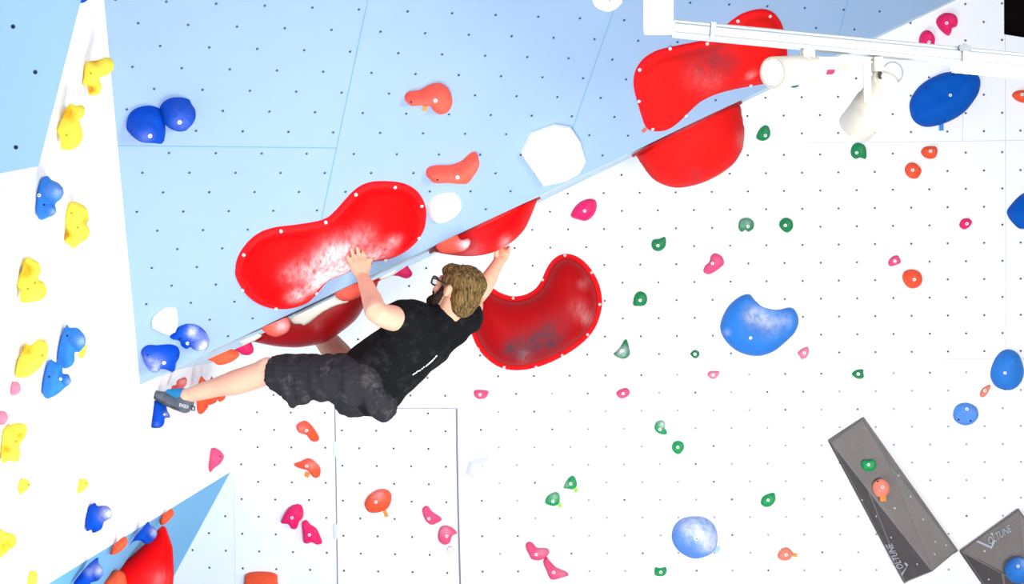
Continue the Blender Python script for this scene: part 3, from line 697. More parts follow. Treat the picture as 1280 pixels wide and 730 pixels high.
wh('blue crescent hold with a deep chalked scoop on top, middle of the white wall', 'midblue', 'N', [(353, 530), (360, 490), (385, 445), (425, 412), (460, 404), (480, 425), (510, 450), (560, 460), (610, 452), (632, 470), (640, 505), (625, 545), (590, 580), (550, 612), (500, 629), (450, 625), (405, 605), (370, 570)], [(462, 562)], H=.1, dents=[(490, 480, 45, -.05), (530, 500, 45, -.05), (575, 500, 35, -.035), (455, 450, 30, -.03)], chalk=[(470, 480, 40, .8), (530, 505, 50, .75), (590, 495, 30, .4), (375, 540, 14, .6)], wob=.04, npts=600)
wh('blue egg shaped hold at the far right above the small blue bowl', 'midblue', 'O', [(563, 565), (570, 530), (590, 498), (618, 487), (645, 500), (658, 530), (662, 560), (650, 590), (625, 607), (595, 605), (575, 592)], [(603, 556)], H=.08, dents=[(645, 560, 25, -.02)], holes=[(603, 604)], wob=.04)
wh('small pale blue bowl shaped hold at the far right', 'sky', 'O', [(452, 680), (458, 658), (475, 646), (500, 646), (522, 660), (526, 685), (510, 705), (485, 711), (460, 700)], [(491, 662)], H=.05, dents=[(487, 685, 20, -.02)], holes=[(467, 693), (502, 697)], wob=.04)
wh('big chalky blue ball hold near the bottom of the white wall', 'sky', 'S', [(292, 560), (300, 525), (325, 498), (365, 487), (410, 490), (445, 515), (460, 555), (455, 600), (430, 628), (375, 642), (325, 620), (300, 590)], [(382, 565)], H=.11, dents=[(350, 615, 38, -.04)], chalk=[(400, 530, 70, .8), (430, 580, 40, .7), (350, 520, 40, .5)], tags=[([(442, 596), (468, 590), (468, 606), (450, 622)], M_tapew)], wob=.04, br=.012)
wh('clear ring shaped small hold under the pink hold on the hatch', 'pearl', 'R', [(170, 603), (176, 592), (188, 590), (198, 597), (199, 608), (190, 617), (177, 616)], H=.025, pl=facet, group='white holds on the white wall', dents=[(184, 603, 8, -.01)])
wh('white angular hold barely visible on the white wall right of the hatch', 'pearl', 'R', [(240, 330), (255, 280), (325, 266), (345, 290), (330, 335), (270, 345)], H=.03, group='white holds on the white wall', sharp=True, holes=[(300, 300)])

# ------------------------------------------------------------------ holds on the left side wall
GY, GLB, GL = 'yellow holds on the left wall', 'blue holds on the left wall', 'pink and orange holds on the left wall'
def lh(label, col, k, pts, **kw):
    if col == 'yellow': kw['grime'] = [(a, b, r * .8, .9) for a, b, r, _ in kw.get('dents', ())]  # hollows painted darker orange, as recess shade
    if col == 'midblue': kw['chalk'] = [(a, b, r * .7, .5) for a, b, r, _ in kw.get('balls', ())]  # ball tops painted paler through the chalk mask, as shading
    g = {'yellow': GY, 'blue': GLB, 'midblue': GLB}.get(col, GL)
    return hold(label, col, leftp, k, pts, mode='pillow', group=kw.pop('group', g), **kw)
lh('yellow hook shaped hold highest on the left wall, overlapping the blue panel edge', 'yellow', 'A', [(478, 165), (480, 120), (490, 85), (520, 75), (560, 70), (600, 52), (635, 60), (650, 95), (640, 130), (610, 155), (575, 165), (567, 180), (580, 215), (572, 250), (555, 268), (507, 268), (510, 235), (490, 207), (468, 212)], holes=[(518, 145)], dents=[(520, 235, 25, -.03), (540, 70, 25, -.02)])
lh('yellow rabbit shaped hold, second from the top of the left wall', 'yellow', 'A', [(322, 470), (345, 420), (370, 370), (400, 318), (430, 328), (465, 325), (485, 350), (475, 390), (455, 410), (468, 470), (470, 520), (440, 565), (400, 583), (350, 575), (345, 530), (335, 495)], holes=[(380, 497)], dents=[(390, 370, 35, -.04)])
lh('blue hold with two round balls, upper part of the left wall', 'midblue', 'B', [(172, 170), (178, 110), (200, 50), (230, 38), (245, 55), (280, 75), (298, 110), (288, 150), (265, 175), (262, 215), (235, 235), (195, 250), (175, 220)], holes=[(212, 177)], bolts=[(188, 131)], balls=[(250, 112, 50, .05), (238, 205, 30, .03)], br=.007)
lh('pale yellow fluted hold right of the blue two-ball hold on the left wall', 'yellow', 'B', [(310, 250), (318, 190), (345, 162), (390, 172), (420, 200), (425, 245), (415, 268), (432, 300), (420, 340), (385, 362), (355, 388), (335, 372), (312, 355), (318, 300)], holes=[(344, 217), (374, 286)], dents=[(320, 320, 20, -.03), (405, 250, 20, -.02)])
lh('yellow heart shaped hold with a dark hollow, middle of the left wall', 'yellow', 'B', [(82, 570), (90, 525), (125, 430), (160, 438), (190, 460), (195, 500), (183, 532), (210, 550), (225, 585), (215, 620), (180, 640), (100, 645), (98, 590)], holes=[(134, 580), (168, 552)], dents=[(122, 490, 28, -.06)])
lh('yellow slanted hold left of the two blue holds on the left wall', 'yellow', 'C', [(75, 310), (82, 240), (105, 200), (125, 155), (148, 160), (180, 132), (215, 135), (232, 170), (225, 220), (195, 265), (160, 295), (135, 312), (100, 315)], holes=[(205, 210)], dents=[(128, 178, 22, -.04)])
lh('upper blue knobbly hold of the touching two on the left wall', 'midblue', 'C', [(275, 215), (282, 160), (300, 100), (320, 62), (335, 75), (370, 75), (395, 100), (405, 150), (385, 190), (360, 195), (358, 235), (340, 262), (305, 272), (285, 250)], holes=[(323, 114)], balls=[(370, 135, 42, .04)])
lh('lower blue knobbly hold of the touching two on the left wall', 'midblue', 'C', [(202, 370), (210, 300), (238, 230), (265, 240), (285, 235), (300, 260), (302, 295), (330, 300), (333, 340), (310, 365), (290, 385), (260, 405), (225, 417), (208, 400)], holes=[(235, 311)], bolts=[(291, 322)], balls=[(315, 330, 26, .03)], br=.006)
lh('thin yellow hold half hidden behind the upper blue knobbly hold', 'yellow', 'C', [(375, 195), (405, 160), (417, 155), (411, 200), (395, 222), (378, 215)])
lh('small pink hold under the slanted yellow hold on the left wall', 'palepink', 'C', [(48, 390), (50, 350), (70, 333), (95, 345), (98, 380), (70, 400)])
lh('small pink hold cut by the left edge of the photo', 'palepink', 'C', [(-15, 510), (0, 478), (25, 478), (38, 505), (25, 535), (0, 542)])
lh('tall yellow wavy hold at the left edge, lower half of the left wall', 'yellow', 'C', [(8, 720), (5, 620), (10, 570), (30, 550), (80, 532), (120, 540), (130, 570), (115, 610), (95, 640), (98, 690), (80, 720), (45, 715)], holes=[(78, 622)], dents=[(90, 580, 25, -.03), (25, 660, 20, -.03)])
lh('tiny yellow drop shaped hold directly below the tall wavy yellow hold', 'yellow', 'D', [(95, 205), (105, 175), (125, 162), (155, 178), (160, 205), (135, 235), (105, 247)], holes=[(154, 198)])
lh('tiny yellow drop shaped hold above the low blue hold with a chalked ball', 'yellow', 'D', [(415, 240), (420, 190), (435, 167), (460, 167), (477, 190), (465, 215), (440, 237)], holes=[(462, 190)])
lh('blue scaly hold with a chalked ball, low on the left wall', 'blue', 'D', [(457, 390), (465, 350), (480, 310), (510, 295), (525, 310), (575, 310), (592, 340), (590, 375), (560, 395), (545, 435), (500, 457), (490, 440), (463, 445)], balls=[(557, 350, 40, .05)], chalk=[(560, 350, 40, 1.0)])
lh('yellow hold cut by the left edge near the bottom, with a hollow', 'yellow', 'D', [(-20, 580), (-20, 440), (30, 450), (70, 462), (92, 490), (80, 525), (50, 545), (15, 582)], dents=[(25, 525, 25, -.04)])
lh('tiny yellow hold at the bottom edge beside the blue slab', 'yellow', 'D', [(148, 735), (150, 685), (168, 660), (195, 662), (202, 690), (192, 740)])
lh('blue hold cut by the top edge at the left', 'blue', 'X', [(278, 5), (285, -30), (315, -40), (325, -10), (312, 6), (295, 11)])
lh('blue hold under the climber\'s front shoe on the left wall', 'blue', 'G', [(88, 640), (105, 460), (115, 370), (240, 400), (265, 480), (300, 555), (240, 575), (235, 620), (215, 660), (170, 685), (90, 680)], bolts=[(232, 530)], chalk=[(240, 520, 40, .5), (130, 640, 30, .3)], zoff=.0, key='FOOTH', br=.005)
lh('whitish chalk-covered knob behind the climber\'s front shoe', 'cream', 'G', [(262, 440), (330, 470), (365, 560), (362, 640), (335, 640), (292, 570)])
lh('pink and orange hold just above the climber\'s front shoe', 'coral', 'G', [(312, 265), (320, 205), (365, 190), (375, 145), (430, 115), (470, 105), (492, 140), (480, 190), (440, 235), (400, 255), (370, 285)], chalk=[(430, 160, 60, .5)], zoff=-.12)
lh('largest orange leaf shaped fin behind the climber\'s shin', 'orange', 'G', [(615, 215), (625, 150), (655, 95), (690, 130), (725, 175), (737, 300), (735, 430), (690, 500), (645, 527), (610, 500), (600, 420), (600, 300)], zoff=-.25, T=.02, group='orange leaf shaped fins')
lh('middle orange leaf shaped fin behind the climber\'s shin', 'orange', 'G', [(738, 175), (765, 105), (790, 115), (838, 150), (845, 300), (830, 380), (780, 412), (735, 415), (730, 300)], zoff=-.35, T=.02, group='orange leaf shaped fins')
lh('smallest orange leaf shaped fin behind the climber\'s shin, nearest his knee', 'orange', 'G', [(850, 125), (868, 90), (912, 110), (940, 200), (930, 330), (900, 370), (860, 385), (840, 350), (840, 220)], zoff=-.45, T=.02, group='orange leaf shaped fins')
lh('pink hold near the wall corner above the tip of the blue slab', 'pink_lit', 'Q', [(97, 218), (118, 213), (140, 225), (152, 245), (140, 270), (115, 290), (100, 305), (95, 290), (95, 240)], holes=[(138, 245)])
# ------------------------------------------------------------------ holds on the corner slab
GT = 'holds on the blue slab in the lower left corner'
def th_(label, col, pts, **kw): return hold(label, col, tri, 'E', pts, mode='pillow', group=GT, **kw)
th_('orange bean hold at the tip of the tall red volume on the corner slab', 'orange', [(655, 272), (670, 295), (660, 320), (620, 362), (590, 370), (580, 345), (600, 310), (630, 285)], T=.03)
th_('blue shark fin shaped hold left of the tall red volume tip', 'blue', [(398, 496), (418, 465), (440, 430), (480, 385), (512, 350), (525, 372), (555, 390), (562, 420), (555, 450), (525, 480), (490, 485), (465, 467), (425, 470)], balls=[(530, 420, 36, .03)], chalk=[(535, 410, 30, .8)])
th_('orange leaf shaped hold between the two blue holds on the corner slab', 'orange', [(278, 548), (290, 515), (320, 475), (370, 440), (388, 465), (380, 495), (340, 535), (300, 552)], T=.03)
th_('blue hold with a chalked face, lowest on the corner slab', 'blue', [(60, 735), (90, 680), (150, 610), (205, 568), (210, 600), (235, 640), (230, 680), (205, 710), (165, 722), (150, 750)], balls=[(195, 650, 42, .03)], chalk=[(200, 640, 36, .8), (140, 650, 30, .4)])
th_('orange hold in front of the tall red volume at the bottom edge', 'orange', [(225, 735), (270, 680), (310, 645), (355, 655), (375, 685), (372, 760), (240, 770)], T=.05, zoff=.12)
# ------------------------------------------------------------------ holds under the lip
GS = 'holds under the lip of the overhang'
def sh(label, col, k, pts, **kw): return hold(label, col, soff, k, pts, mode='hang', group=GS, flat=kw.pop('flat', 1), **kw)
sh('orange shell hold with a pale chalked end under the lip, above the climber\'s head', 'coral', 'I', [(100, 328), (222, 270), (232, 290), (250, 296), (275, 289), (290, 303), (286, 325), (270, 348), (240, 362), (190, 372), (130, 368)], q=.04, T=.03, chalk=[(262, 325, 40, 1.0)])
sh('orange shell hold at the left end of the dark red volume', 'coral', 'H', [(165, 412), (320, 345), (335, 385), (325, 425), (290, 450), (245, 461), (200, 445)], q=.04, T=.03, chalk=[(290, 400, 50, .7)])
sh('orange shell hold behind the climber\'s near forearm', 'coral', 'H', [(578, 217), (720, 148), (745, 170), (740, 220), (700, 245), (650, 258), (610, 245)], q=.04, T=.03)
sh('orange shell hold nearest the bottom left tip, under the lip', 'orange', 'F', [(588, 530), (790, 440), (845, 460), (855, 495), (820, 530), (760, 560), (700, 573), (665, 565), (640, 545)], q=.05, T=.03)
sh('magenta hold under the lip, right of the leftmost orange shell', 'pink', 'F', [(805, 450), (955, 383), (975, 430), (970, 470), (930, 492), (880, 485), (850, 465)], q=.16, T=.03)
sh('pink hold under the lip, left of the climber\'s face', 'pink', 'H', [(915, 112), (1000, 55), (1028, 95), (1020, 118), (990, 128), (950, 115)], q=.2, T=.03)
sh('long cream hold under the lip, between two orange shells above the dark red volume', 'cream', 'H', [(325, 360), (578, 240), (600, 228), (640, 248), (662, 263), (590, 285), (520, 320), (425, 390), (390, 388), (350, 386)], q=.075, T=.02, flat=2, wob=0)
sh('cream sliver under the lip at the left tip of the dark red volume', 'cream', 'H', [(38, 493), (160, 440), (168, 458), (120, 488), (75, 498)], q=.075, T=.02)
sh('cream sliver under the lip at the right tip of the dark red volume', 'cream', 'H', [(836, 130), (940, 76), (925, 102), (890, 122), (855, 134)], q=.075, T=.02)

# ------------------------------------------------------------------ charcoal volumes with their holds
def text_mesh(s, size):
    c = bpy.data.curves.new('t', 'FONT'); c.body = s; c.size = size; c.extrude = .0006; c.resolution_u = 3
    o = bpy.data.objects.new('t', c); COL.objects.link(o)
    me = bpy.data.meshes.new_from_object(o.evaluated_get(bpy.context.evaluated_depsgraph_get()))
    COL.objects.unlink(o); bpy.data.objects.remove(o); return me
def decal(parent, s, o3, xdir, ydir, length, height, m, name='lettering', shear=0.0):
    me = text_mesh(s, 1.0); co = np.array([v.co for v in me.vertices])
    mn, mx = co.min(0), co.max(0)
    n = unit(np.cross(xdir, ydir)); n = n if n @ (-np.asarray(o3)) > 0 else -n
    og = W(o3)
    for v in me.vertices:
        a = (v.co.x - mn[0]) / (mx[0] - mn[0]); b = (v.co.y - mn[1]) / (mx[1] - mn[1])
        p = np.asarray(o3) + np.asarray(xdir) * (a * length + b * height * shear) + np.asarray(ydir) * b * height + n * (.003 + (.001 if v.co.z > 0 else 0))
        v.co = W(p) - og
    o = link(name, me, m, parent, smooth=False); put(o, og, parent); return o
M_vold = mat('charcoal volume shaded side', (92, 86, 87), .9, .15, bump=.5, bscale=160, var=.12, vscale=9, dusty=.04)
M_voll = mat('charcoal volume lit side', (150, 144, 141), .9, .15, bump=.5, bscale=160, var=.14, vscale=7, dusty=.12)  # light and dark sides of the volumes painted in as separate tones
def volume(label, vspec, faces, key, fmat):
    vs3 = [wall.pt(wall.hit(u, v, h), h) for (u, v, h) in vspec]
    vs = [W(p) for p in vs3]; og = W(wall.pt(wall.hit(vspec[0][0], vspec[0][1])))
    og = sum(vs, Vector()) / len(vs); og.y = W(wall.o).y
    me = mesh_from('climbing_volume', vs, faces, fmat, og)
    bm = bmesh.new(); bm.from_mesh(me)
    bmesh.ops.bevel(bm, geom=[e for e in bm.edges], offset=.006, segments=2, affect='EDGES', profile=.5)
    bm.to_mesh(me); bm.free()
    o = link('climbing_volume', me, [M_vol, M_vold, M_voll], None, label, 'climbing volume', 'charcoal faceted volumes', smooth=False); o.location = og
    return o, vs3
def pp(x, y, h=0): (u, v), = cp('P', [(x, y)]); return (u, v, h)
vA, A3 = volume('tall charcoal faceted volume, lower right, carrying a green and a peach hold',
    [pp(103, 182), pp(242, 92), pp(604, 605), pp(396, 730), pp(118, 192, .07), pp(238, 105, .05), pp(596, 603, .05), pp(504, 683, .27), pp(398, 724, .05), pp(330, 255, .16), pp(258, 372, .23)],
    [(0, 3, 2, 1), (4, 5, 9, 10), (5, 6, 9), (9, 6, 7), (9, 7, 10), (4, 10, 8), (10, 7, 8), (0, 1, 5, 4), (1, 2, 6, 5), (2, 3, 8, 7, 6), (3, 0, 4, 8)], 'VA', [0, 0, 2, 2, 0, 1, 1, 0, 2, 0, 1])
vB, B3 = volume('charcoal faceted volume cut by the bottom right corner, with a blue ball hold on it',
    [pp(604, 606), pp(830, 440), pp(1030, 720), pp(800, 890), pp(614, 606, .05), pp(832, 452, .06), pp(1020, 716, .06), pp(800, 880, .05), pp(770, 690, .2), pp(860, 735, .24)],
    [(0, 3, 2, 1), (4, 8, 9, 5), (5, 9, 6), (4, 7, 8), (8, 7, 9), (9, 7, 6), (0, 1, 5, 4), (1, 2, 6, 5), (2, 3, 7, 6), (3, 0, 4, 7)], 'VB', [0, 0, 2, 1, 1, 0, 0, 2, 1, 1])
def face_plane(a, b, c): 
    n = np.cross(b - a, c - a); return Plane(a, b - a, c - a)
def decal_px(parent, fp, s, a, b, hpx, shear=0.0):
    (u0, v0), (u1, v1) = a, b
    p0, p1 = fp.p3(u0, v0), fp.p3(u1, v1); x = unit(p1 - p0); L = np.linalg.norm(p1 - p0)
    y = unit(np.cross(x, fp.n)); up = np.array([0, 0, 0])
    # letters stand to the left of the reading direction as seen by the camera
    du = np.array([v1 - v0, -(u1 - u0)]) / math.hypot(u1 - u0, v1 - v0)
    q = fp.p3(u0 + du[0] * hpx, v0 + du[1] * hpx); yv = q - p0; H = np.linalg.norm(yv)
    decal(parent, s, p0 + fp.n * .002, x, yv / H, L, H, M_logo, shear=shear)
fB = face_plane(B3[4], B3[5], B3[8])
(a0, a1, a2, a3, a4) = cp('P', [(690, 572), (800, 530), (728, 596), (668, 568), (808, 500)])
decal_px(vB, fB, 'OLTUNE', cp('P', [(722, 584)])[0], cp('P', [(806, 532)])[0], 9, .25)
# the big V of the print
def vee(parent, fp, k, tri_pts):
    px = cp(k, tri_pts); ab = [fp.p3(*p) + fp.n * .0045 for p in px]; og = W(ab[0])
    me = mesh_from('emblem', [W(p) for p in ab], [(0, 1, 2, 3), (3, 2, 4, 5)], None, og, recalc=False)
    o = link('emblem', me, M_logo, parent, smooth=False); put(o, og, parent)
vee(vB, fB, 'P', [(668, 570), (678, 566), (727, 588), (730, 598), (738, 560), (742, 572)])
fA = face_plane(A3[10], A3[7], A3[8])
decal_px(vA, fA, 'OLTUNE', cp('P', [(398, 668)])[0], cp('P', [(352, 574)])[0], 8, .2)
vee(vA, fA, 'P', [(390, 698), (386, 690), (408, 662), (413, 655), (398, 650), (402, 646)])
for (x, y) in [(196, 174), (330, 232), (375, 318), (237, 411), (420, 398), (360, 442), (468, 485), (515, 570), (555, 583), (512, 617), (446, 655), (347, 553), (291, 473)]:
    (u, v), = cp('P', [(x, y)])
    # find the face under this screw
    best = None
    for f in [(4, 9, 10), (5, 6, 9), (9, 6, 7), (9, 7, 10), (4, 10, 8), (10, 7, 8)]:
        fp = face_plane(*[A3[i] for i in f]); p = fp.p3(u, v)
        a, b, c = [A3[i] for i in f]; m = np.array([[*(b - a)], [*(c - a)], [*fp.n]]).T
        s = np.linalg.solve(m, p - a)
        if s[0] >= -.02 and s[1] >= -.02 and s[0] + s[1] <= 1.02: best = (p, fp.n)
    if best: bolt(vA, best[0], best[1], r=.005, name='screw', hh=.002)
for (x, y, f) in [(702, 605, (4, 8, 5)), (730, 540, (4, 8, 5)), (718, 713, (4, 7, 8))]:
    (u, v), = cp('P', [(x, y)]); fp = face_plane(*[B3[i] for i in f]); bolt(vB, fp.p3(u, v), fp.n, r=.005, name='screw', hh=.002)
fA1 = face_plane(A3[4], A3[9], A3[10])
GVH = 'holds on the charcoal volumes'
hold('green knobbly hold on the upper half of the tall charcoal volume', 'lime', fA1, 'P', [(232, 270), (245, 258), (262, 260), (278, 256), (290, 272), (285, 290), (268, 298), (250, 298), (238, 288)], H=.03, bolts=[(261, 277)], group=GVH)
hold('round peach hold with an orange tape tag on the tall charcoal volume', 'peach', fA1, 'P', [(275, 362), (282, 340), (305, 329), (330, 338), (342, 360), (334, 385), (312, 396), (288, 388)], H=.045, bolts=[(314, 362)], holes=[(296, 340)], group=GVH, tags=[([(303, 396), (326, 394), (328, 414), (306, 416)], M_tapeo)])
fB1 = face_plane(B3[5], B3[8], B3[9])
hold('bright blue ball hold on the charcoal volume at the bottom right corner', 'midblue', fB1, 'P', [(780, 675), (788, 648), (810, 630), (835, 626), (865, 634), (885, 660), (883, 695), (860, 718), (830, 722), (800, 710)], H=.08, bolts=[(829, 663)], group=GVH, chalk=[(850, 660, 30, .5)])

# ------------------------------------------------------------------ lights on the track
def frame(d):
    d = unit(d); s = unit(np.cross(d, [0, 1, 0.001])); t = np.cross(s, d); return d, s, t
def lathe(name, p0, axis, prof, m, parent, K=28, mi=None, mats=None):
    d, s, t = frame(axis); vs = []; fs = []; mm = []
    rs = []
    for (a, r) in prof:
        i0 = len(vs); rs.append(i0)
        for k in range(K):
            c = 2 * math.pi * k / K; vs.append(W(np.asarray(p0) + d * a + (s * math.cos(c) + t * math.sin(c)) * max(r, 1e-4)))
    for j, (a, b) in enumerate(zip(rs[:-1], rs[1:])):
        for k in range(K): fs.append((a + k, a + (k + 1) % K, b + (k + 1) % K, b + k)); mm.append(mi[j] if mi else 0)
    fs.append(tuple(rs[0] + k for k in range(K))); mm.append(mi[0] if mi else 0)
    fs.append(tuple(rs[-1] + k for k in range(K))); mm.append(mi[-1] if mi else 0)
    og = W(p0); me = mesh_from(name, vs, fs, mm, og); o = link(name, me, mats or m, parent, smooth=False)
    for p in me.polygons: p.use_smooth = len(p.vertices) == 4
    put(o, og, parent); return o
def bar(name, p0, p1, up, w, h, m, parent=None, bev=.003, **kw):
    """a box from p0 to p1 (survey frame), h along `up`, w across"""
    p0 = np.asarray(p0, float); p1 = np.asarray(p1, float); d = unit(p1 - p0); up = np.asarray(up, float); up = unit(up - d * (up @ d)); s = np.cross(d, up)
    vs = [W(p + s * a * w / 2 + up * b * h / 2) for p in (p0, p1) for a, b in ((-1, -1), (1, -1), (1, 1), (-1, 1))]
    fs = [(0, 1, 2, 3), (7, 6, 5, 4), (0, 4, 5, 1), (1, 5, 6, 2), (2, 6, 7, 3), (3, 7, 4, 0)]
    og = sum(vs, Vector()) / 8; me = mesh_from(name, vs, fs, None, og)
    if bev:
        bm = bmesh.new(); bm.from_mesh(me); bmesh.ops.bevel(bm, geom=list(bm.edges), offset=bev, segments=2, affect='EDGES'); bm.to_mesh(me); bm.free()
    o = link(name, me, m, parent, smooth=False, **kw); put(o, og, parent); return o
def tubep(name, pts, r, m, parent, seg=8, closed=False):
    vs = []; fs = []; n = len(pts); prev = None
    for i, p in enumerate(pts):
        d = np.asarray(pts[(i + 1) % n if closed else min(i + 1, n - 1)]) - np.asarray(pts[i - 1 if closed else max(i - 1, 0)]); d = unit(d)
        s = np.cross(d, [0, .3, 1]) if prev is None else prev - d * (prev @ d); s = unit(s); prev = s; t = np.cross(d, s)
        for k in range(seg):
            c = 2 * math.pi * k / seg; vs.append(W(np.asarray(p) + (s * math.cos(c) + t * math.sin(c)) * r))
    for i in range(n if closed else n - 1):
        a = i * seg; b = ((i + 1) % n) * seg
        for k in range(seg): fs.append((a + k, a + (k + 1) % seg, b + (k + 1) % seg, b + k))
    og = W(pts[0]); me = mesh_from(name, vs, fs, None, og); o = link(name, me, m, parent); put(o, og, parent); return o
ZR = 5.2
R0, R1 = P(842, 36, ZR), P(1330, 83, ZR)
rd = unit(R1 - R0); DN = np.array([0, 1, 0.0]); DN = unit(DN - rd * (DN @ rd)); FW = np.array([0, 0, 1.0])
track = empty('lighting_track', W((R0 + R1) / 2), 'white lighting track running from upper middle to the right edge', 'lighting track')
bar('rail', R0, R1, DN, .05, .046, M_rail, track, .002)
bar('groove', R0 - DN * .0135 - FW * .0255, R1 - DN * .0135 - FW * .0255, DN, .002, .0035, M_groove, track, 0)
bar('groove', R0 - DN * .0225 - FW * .0255, R1 - DN * .0225 - FW * .0255, DN, .002, .002, M_groove, track, 0)
bar('groove', R0 + DN * .012 - FW * .0255, R1 + DN * .012 - FW * .0255, DN, .002, .0015, M_groove, track, 0)
bar('joint_collar', P(886, 39.5, ZR), P(894.5, 40.3, ZR), DN, .056, .05, M_rail, track)
clip = bar('steel_clip', P(1195, 61, ZR) - FW * .03, P(1211, 62.5, ZR) - FW * .03, DN, .014, .018, M_metal, track)
bar('steel_clip', P(1203, 56, ZR) - FW * .03, P(1203, 64, ZR) - FW * .03, rd, .01, .01, M_metal, track, .001)
bar('hanger_tab', P(1203, 64, ZR) - FW * .03, P(1203, 79, ZR) - FW * .03, rd, .006, .014, M_rail, track, .001)
# lit linear lamps
lampL = empty('linear_lamp', W(P(822, 0, ZR)), 'glaring vertical lit lamp at the left end of the lighting track', 'lamp', 'lit linear lamps on the track')
bar('housing', P(822, -70, ZR + .03), P(823, 43, ZR + .03), rd, .03, .085, M_rail, lampL)
bar('diffuser', P(822, -68, ZR), P(823, 42, ZR), rd, .04, .075, M_glow, lampL, .008)
lampR = empty('linear_lamp', W(P(1240, 87, ZR)), 'glaring lit lamp strip under the lighting track at the right edge', 'lamp', 'lit linear lamps on the track')
bar('housing', P(1190, 83.5, ZR + .02), P(1330, 97, ZR + .02), DN, .03, .03, M_rail, lampR)
bar('diffuser', P(1190, 83.5, ZR), P(1330, 97, ZR), DN, .03, .028, M_glow, lampR, .005)
# cream spotlight pointing away at the wall
sp = empty('spotlight', W(P(1090, 80, ZR)), 'cream cylindrical spotlight hanging under the track, turned towards the wall', 'spotlight', 'spotlights on the track')
b0 = P(1111, 102, ZR + .0); f0 = P(1069.5, 160, ZR + .13)
ax = f0 - b0; Ls = np.linalg.norm(ax)
lathe('lamp_body', b0, ax, [(0, .044), (.004, .049), (Ls * .45, .051), (Ls * .46, .0535), (Ls * .62, .0545), (Ls * .63, .053), (Ls, .055), (Ls, .047), (Ls * .8, .03)], M_lamp, sp)
lathe('rear_cap', b0 + unit(ax) * .001, -ax, [(0, .043), (.004, .041), (.006, .02)], M_lamp, sp)
d_, s_, t_ = frame(ax)
for a in (-.9, -.55, -.2):
    c = b0 - d_ * .004 + (s_ * math.cos(a) + t_ * math.sin(a)) * .034
    bar('vent_slot', c - t_ * .004 - d_ * .003, c + t_ * .004 - d_ * .003, s_, .004, .008, M_vent, sp, 0)
bar('yoke_arm', P(1083.5, 77, ZR - .055), P(1084.5, 127, ZR - .055), rd, .006, .022, M_lamp, sp, .001)
bar('yoke_arm', P(1095, 77, ZR + .06), P(1097, 120, ZR + .06), rd, .006, .022, M_lamp, sp, .001)
bar('adapter', P(1096, 72, ZR), P(1097, 90, ZR), rd, .05, .026, M_lamp, sp, .002)
bar('adapter', P(1084, 77, ZR - .055), P(1092, 78, ZR + .06), DN, .02, .006, M_lamp, sp, .001)
loop = []
for k in range(22):
    a = 2 * math.pi * k / 22 * .86 - 2.6
    loop.append(P(1116 + 12.5 * math.cos(a), 91 + 13.5 * math.sin(a), ZR + .01))
tubep('cable', loop, .0022, M_groove, sp)
# lit spotlight turned to the left
sl = empty('spotlight', W(P(1015, 68, ZR)), 'lit white spotlight under the track with a glaring lens, in front of the red volume', 'spotlight', 'spotlights on the track')
b1 = P(1022, 85, ZR + .02); f1 = P(966, 91, ZR - .13)
ax = f1 - b1; Ls = np.linalg.norm(ax)
lathe('lamp_body', b1, ax, [(0, .03), (.004, .036), (Ls * .45, .040), (Ls * .46, .042), (Ls, .045), (Ls, .040)], M_lamp, sl)
lathe('lens', f1 - unit(ax) * .012, ax, [(0, .041), (.010, .041), (.016, .02)], M_glow2, sl)
bar('ballast_box', P(1012, 79, ZR + .01), P(1059, 79, ZR + .01), DN, .045, .032, M_lamp, sl)
bar('yoke_arm', P(1008, 70, ZR - .045), P(1004, 92, ZR - .055), rd, .006, .022, M_lamp, sl, .001)
bar('adapter', P(1009, 62, ZR), P(1010, 75, ZR), rd, .05, .034, M_lamp, sl, .002)

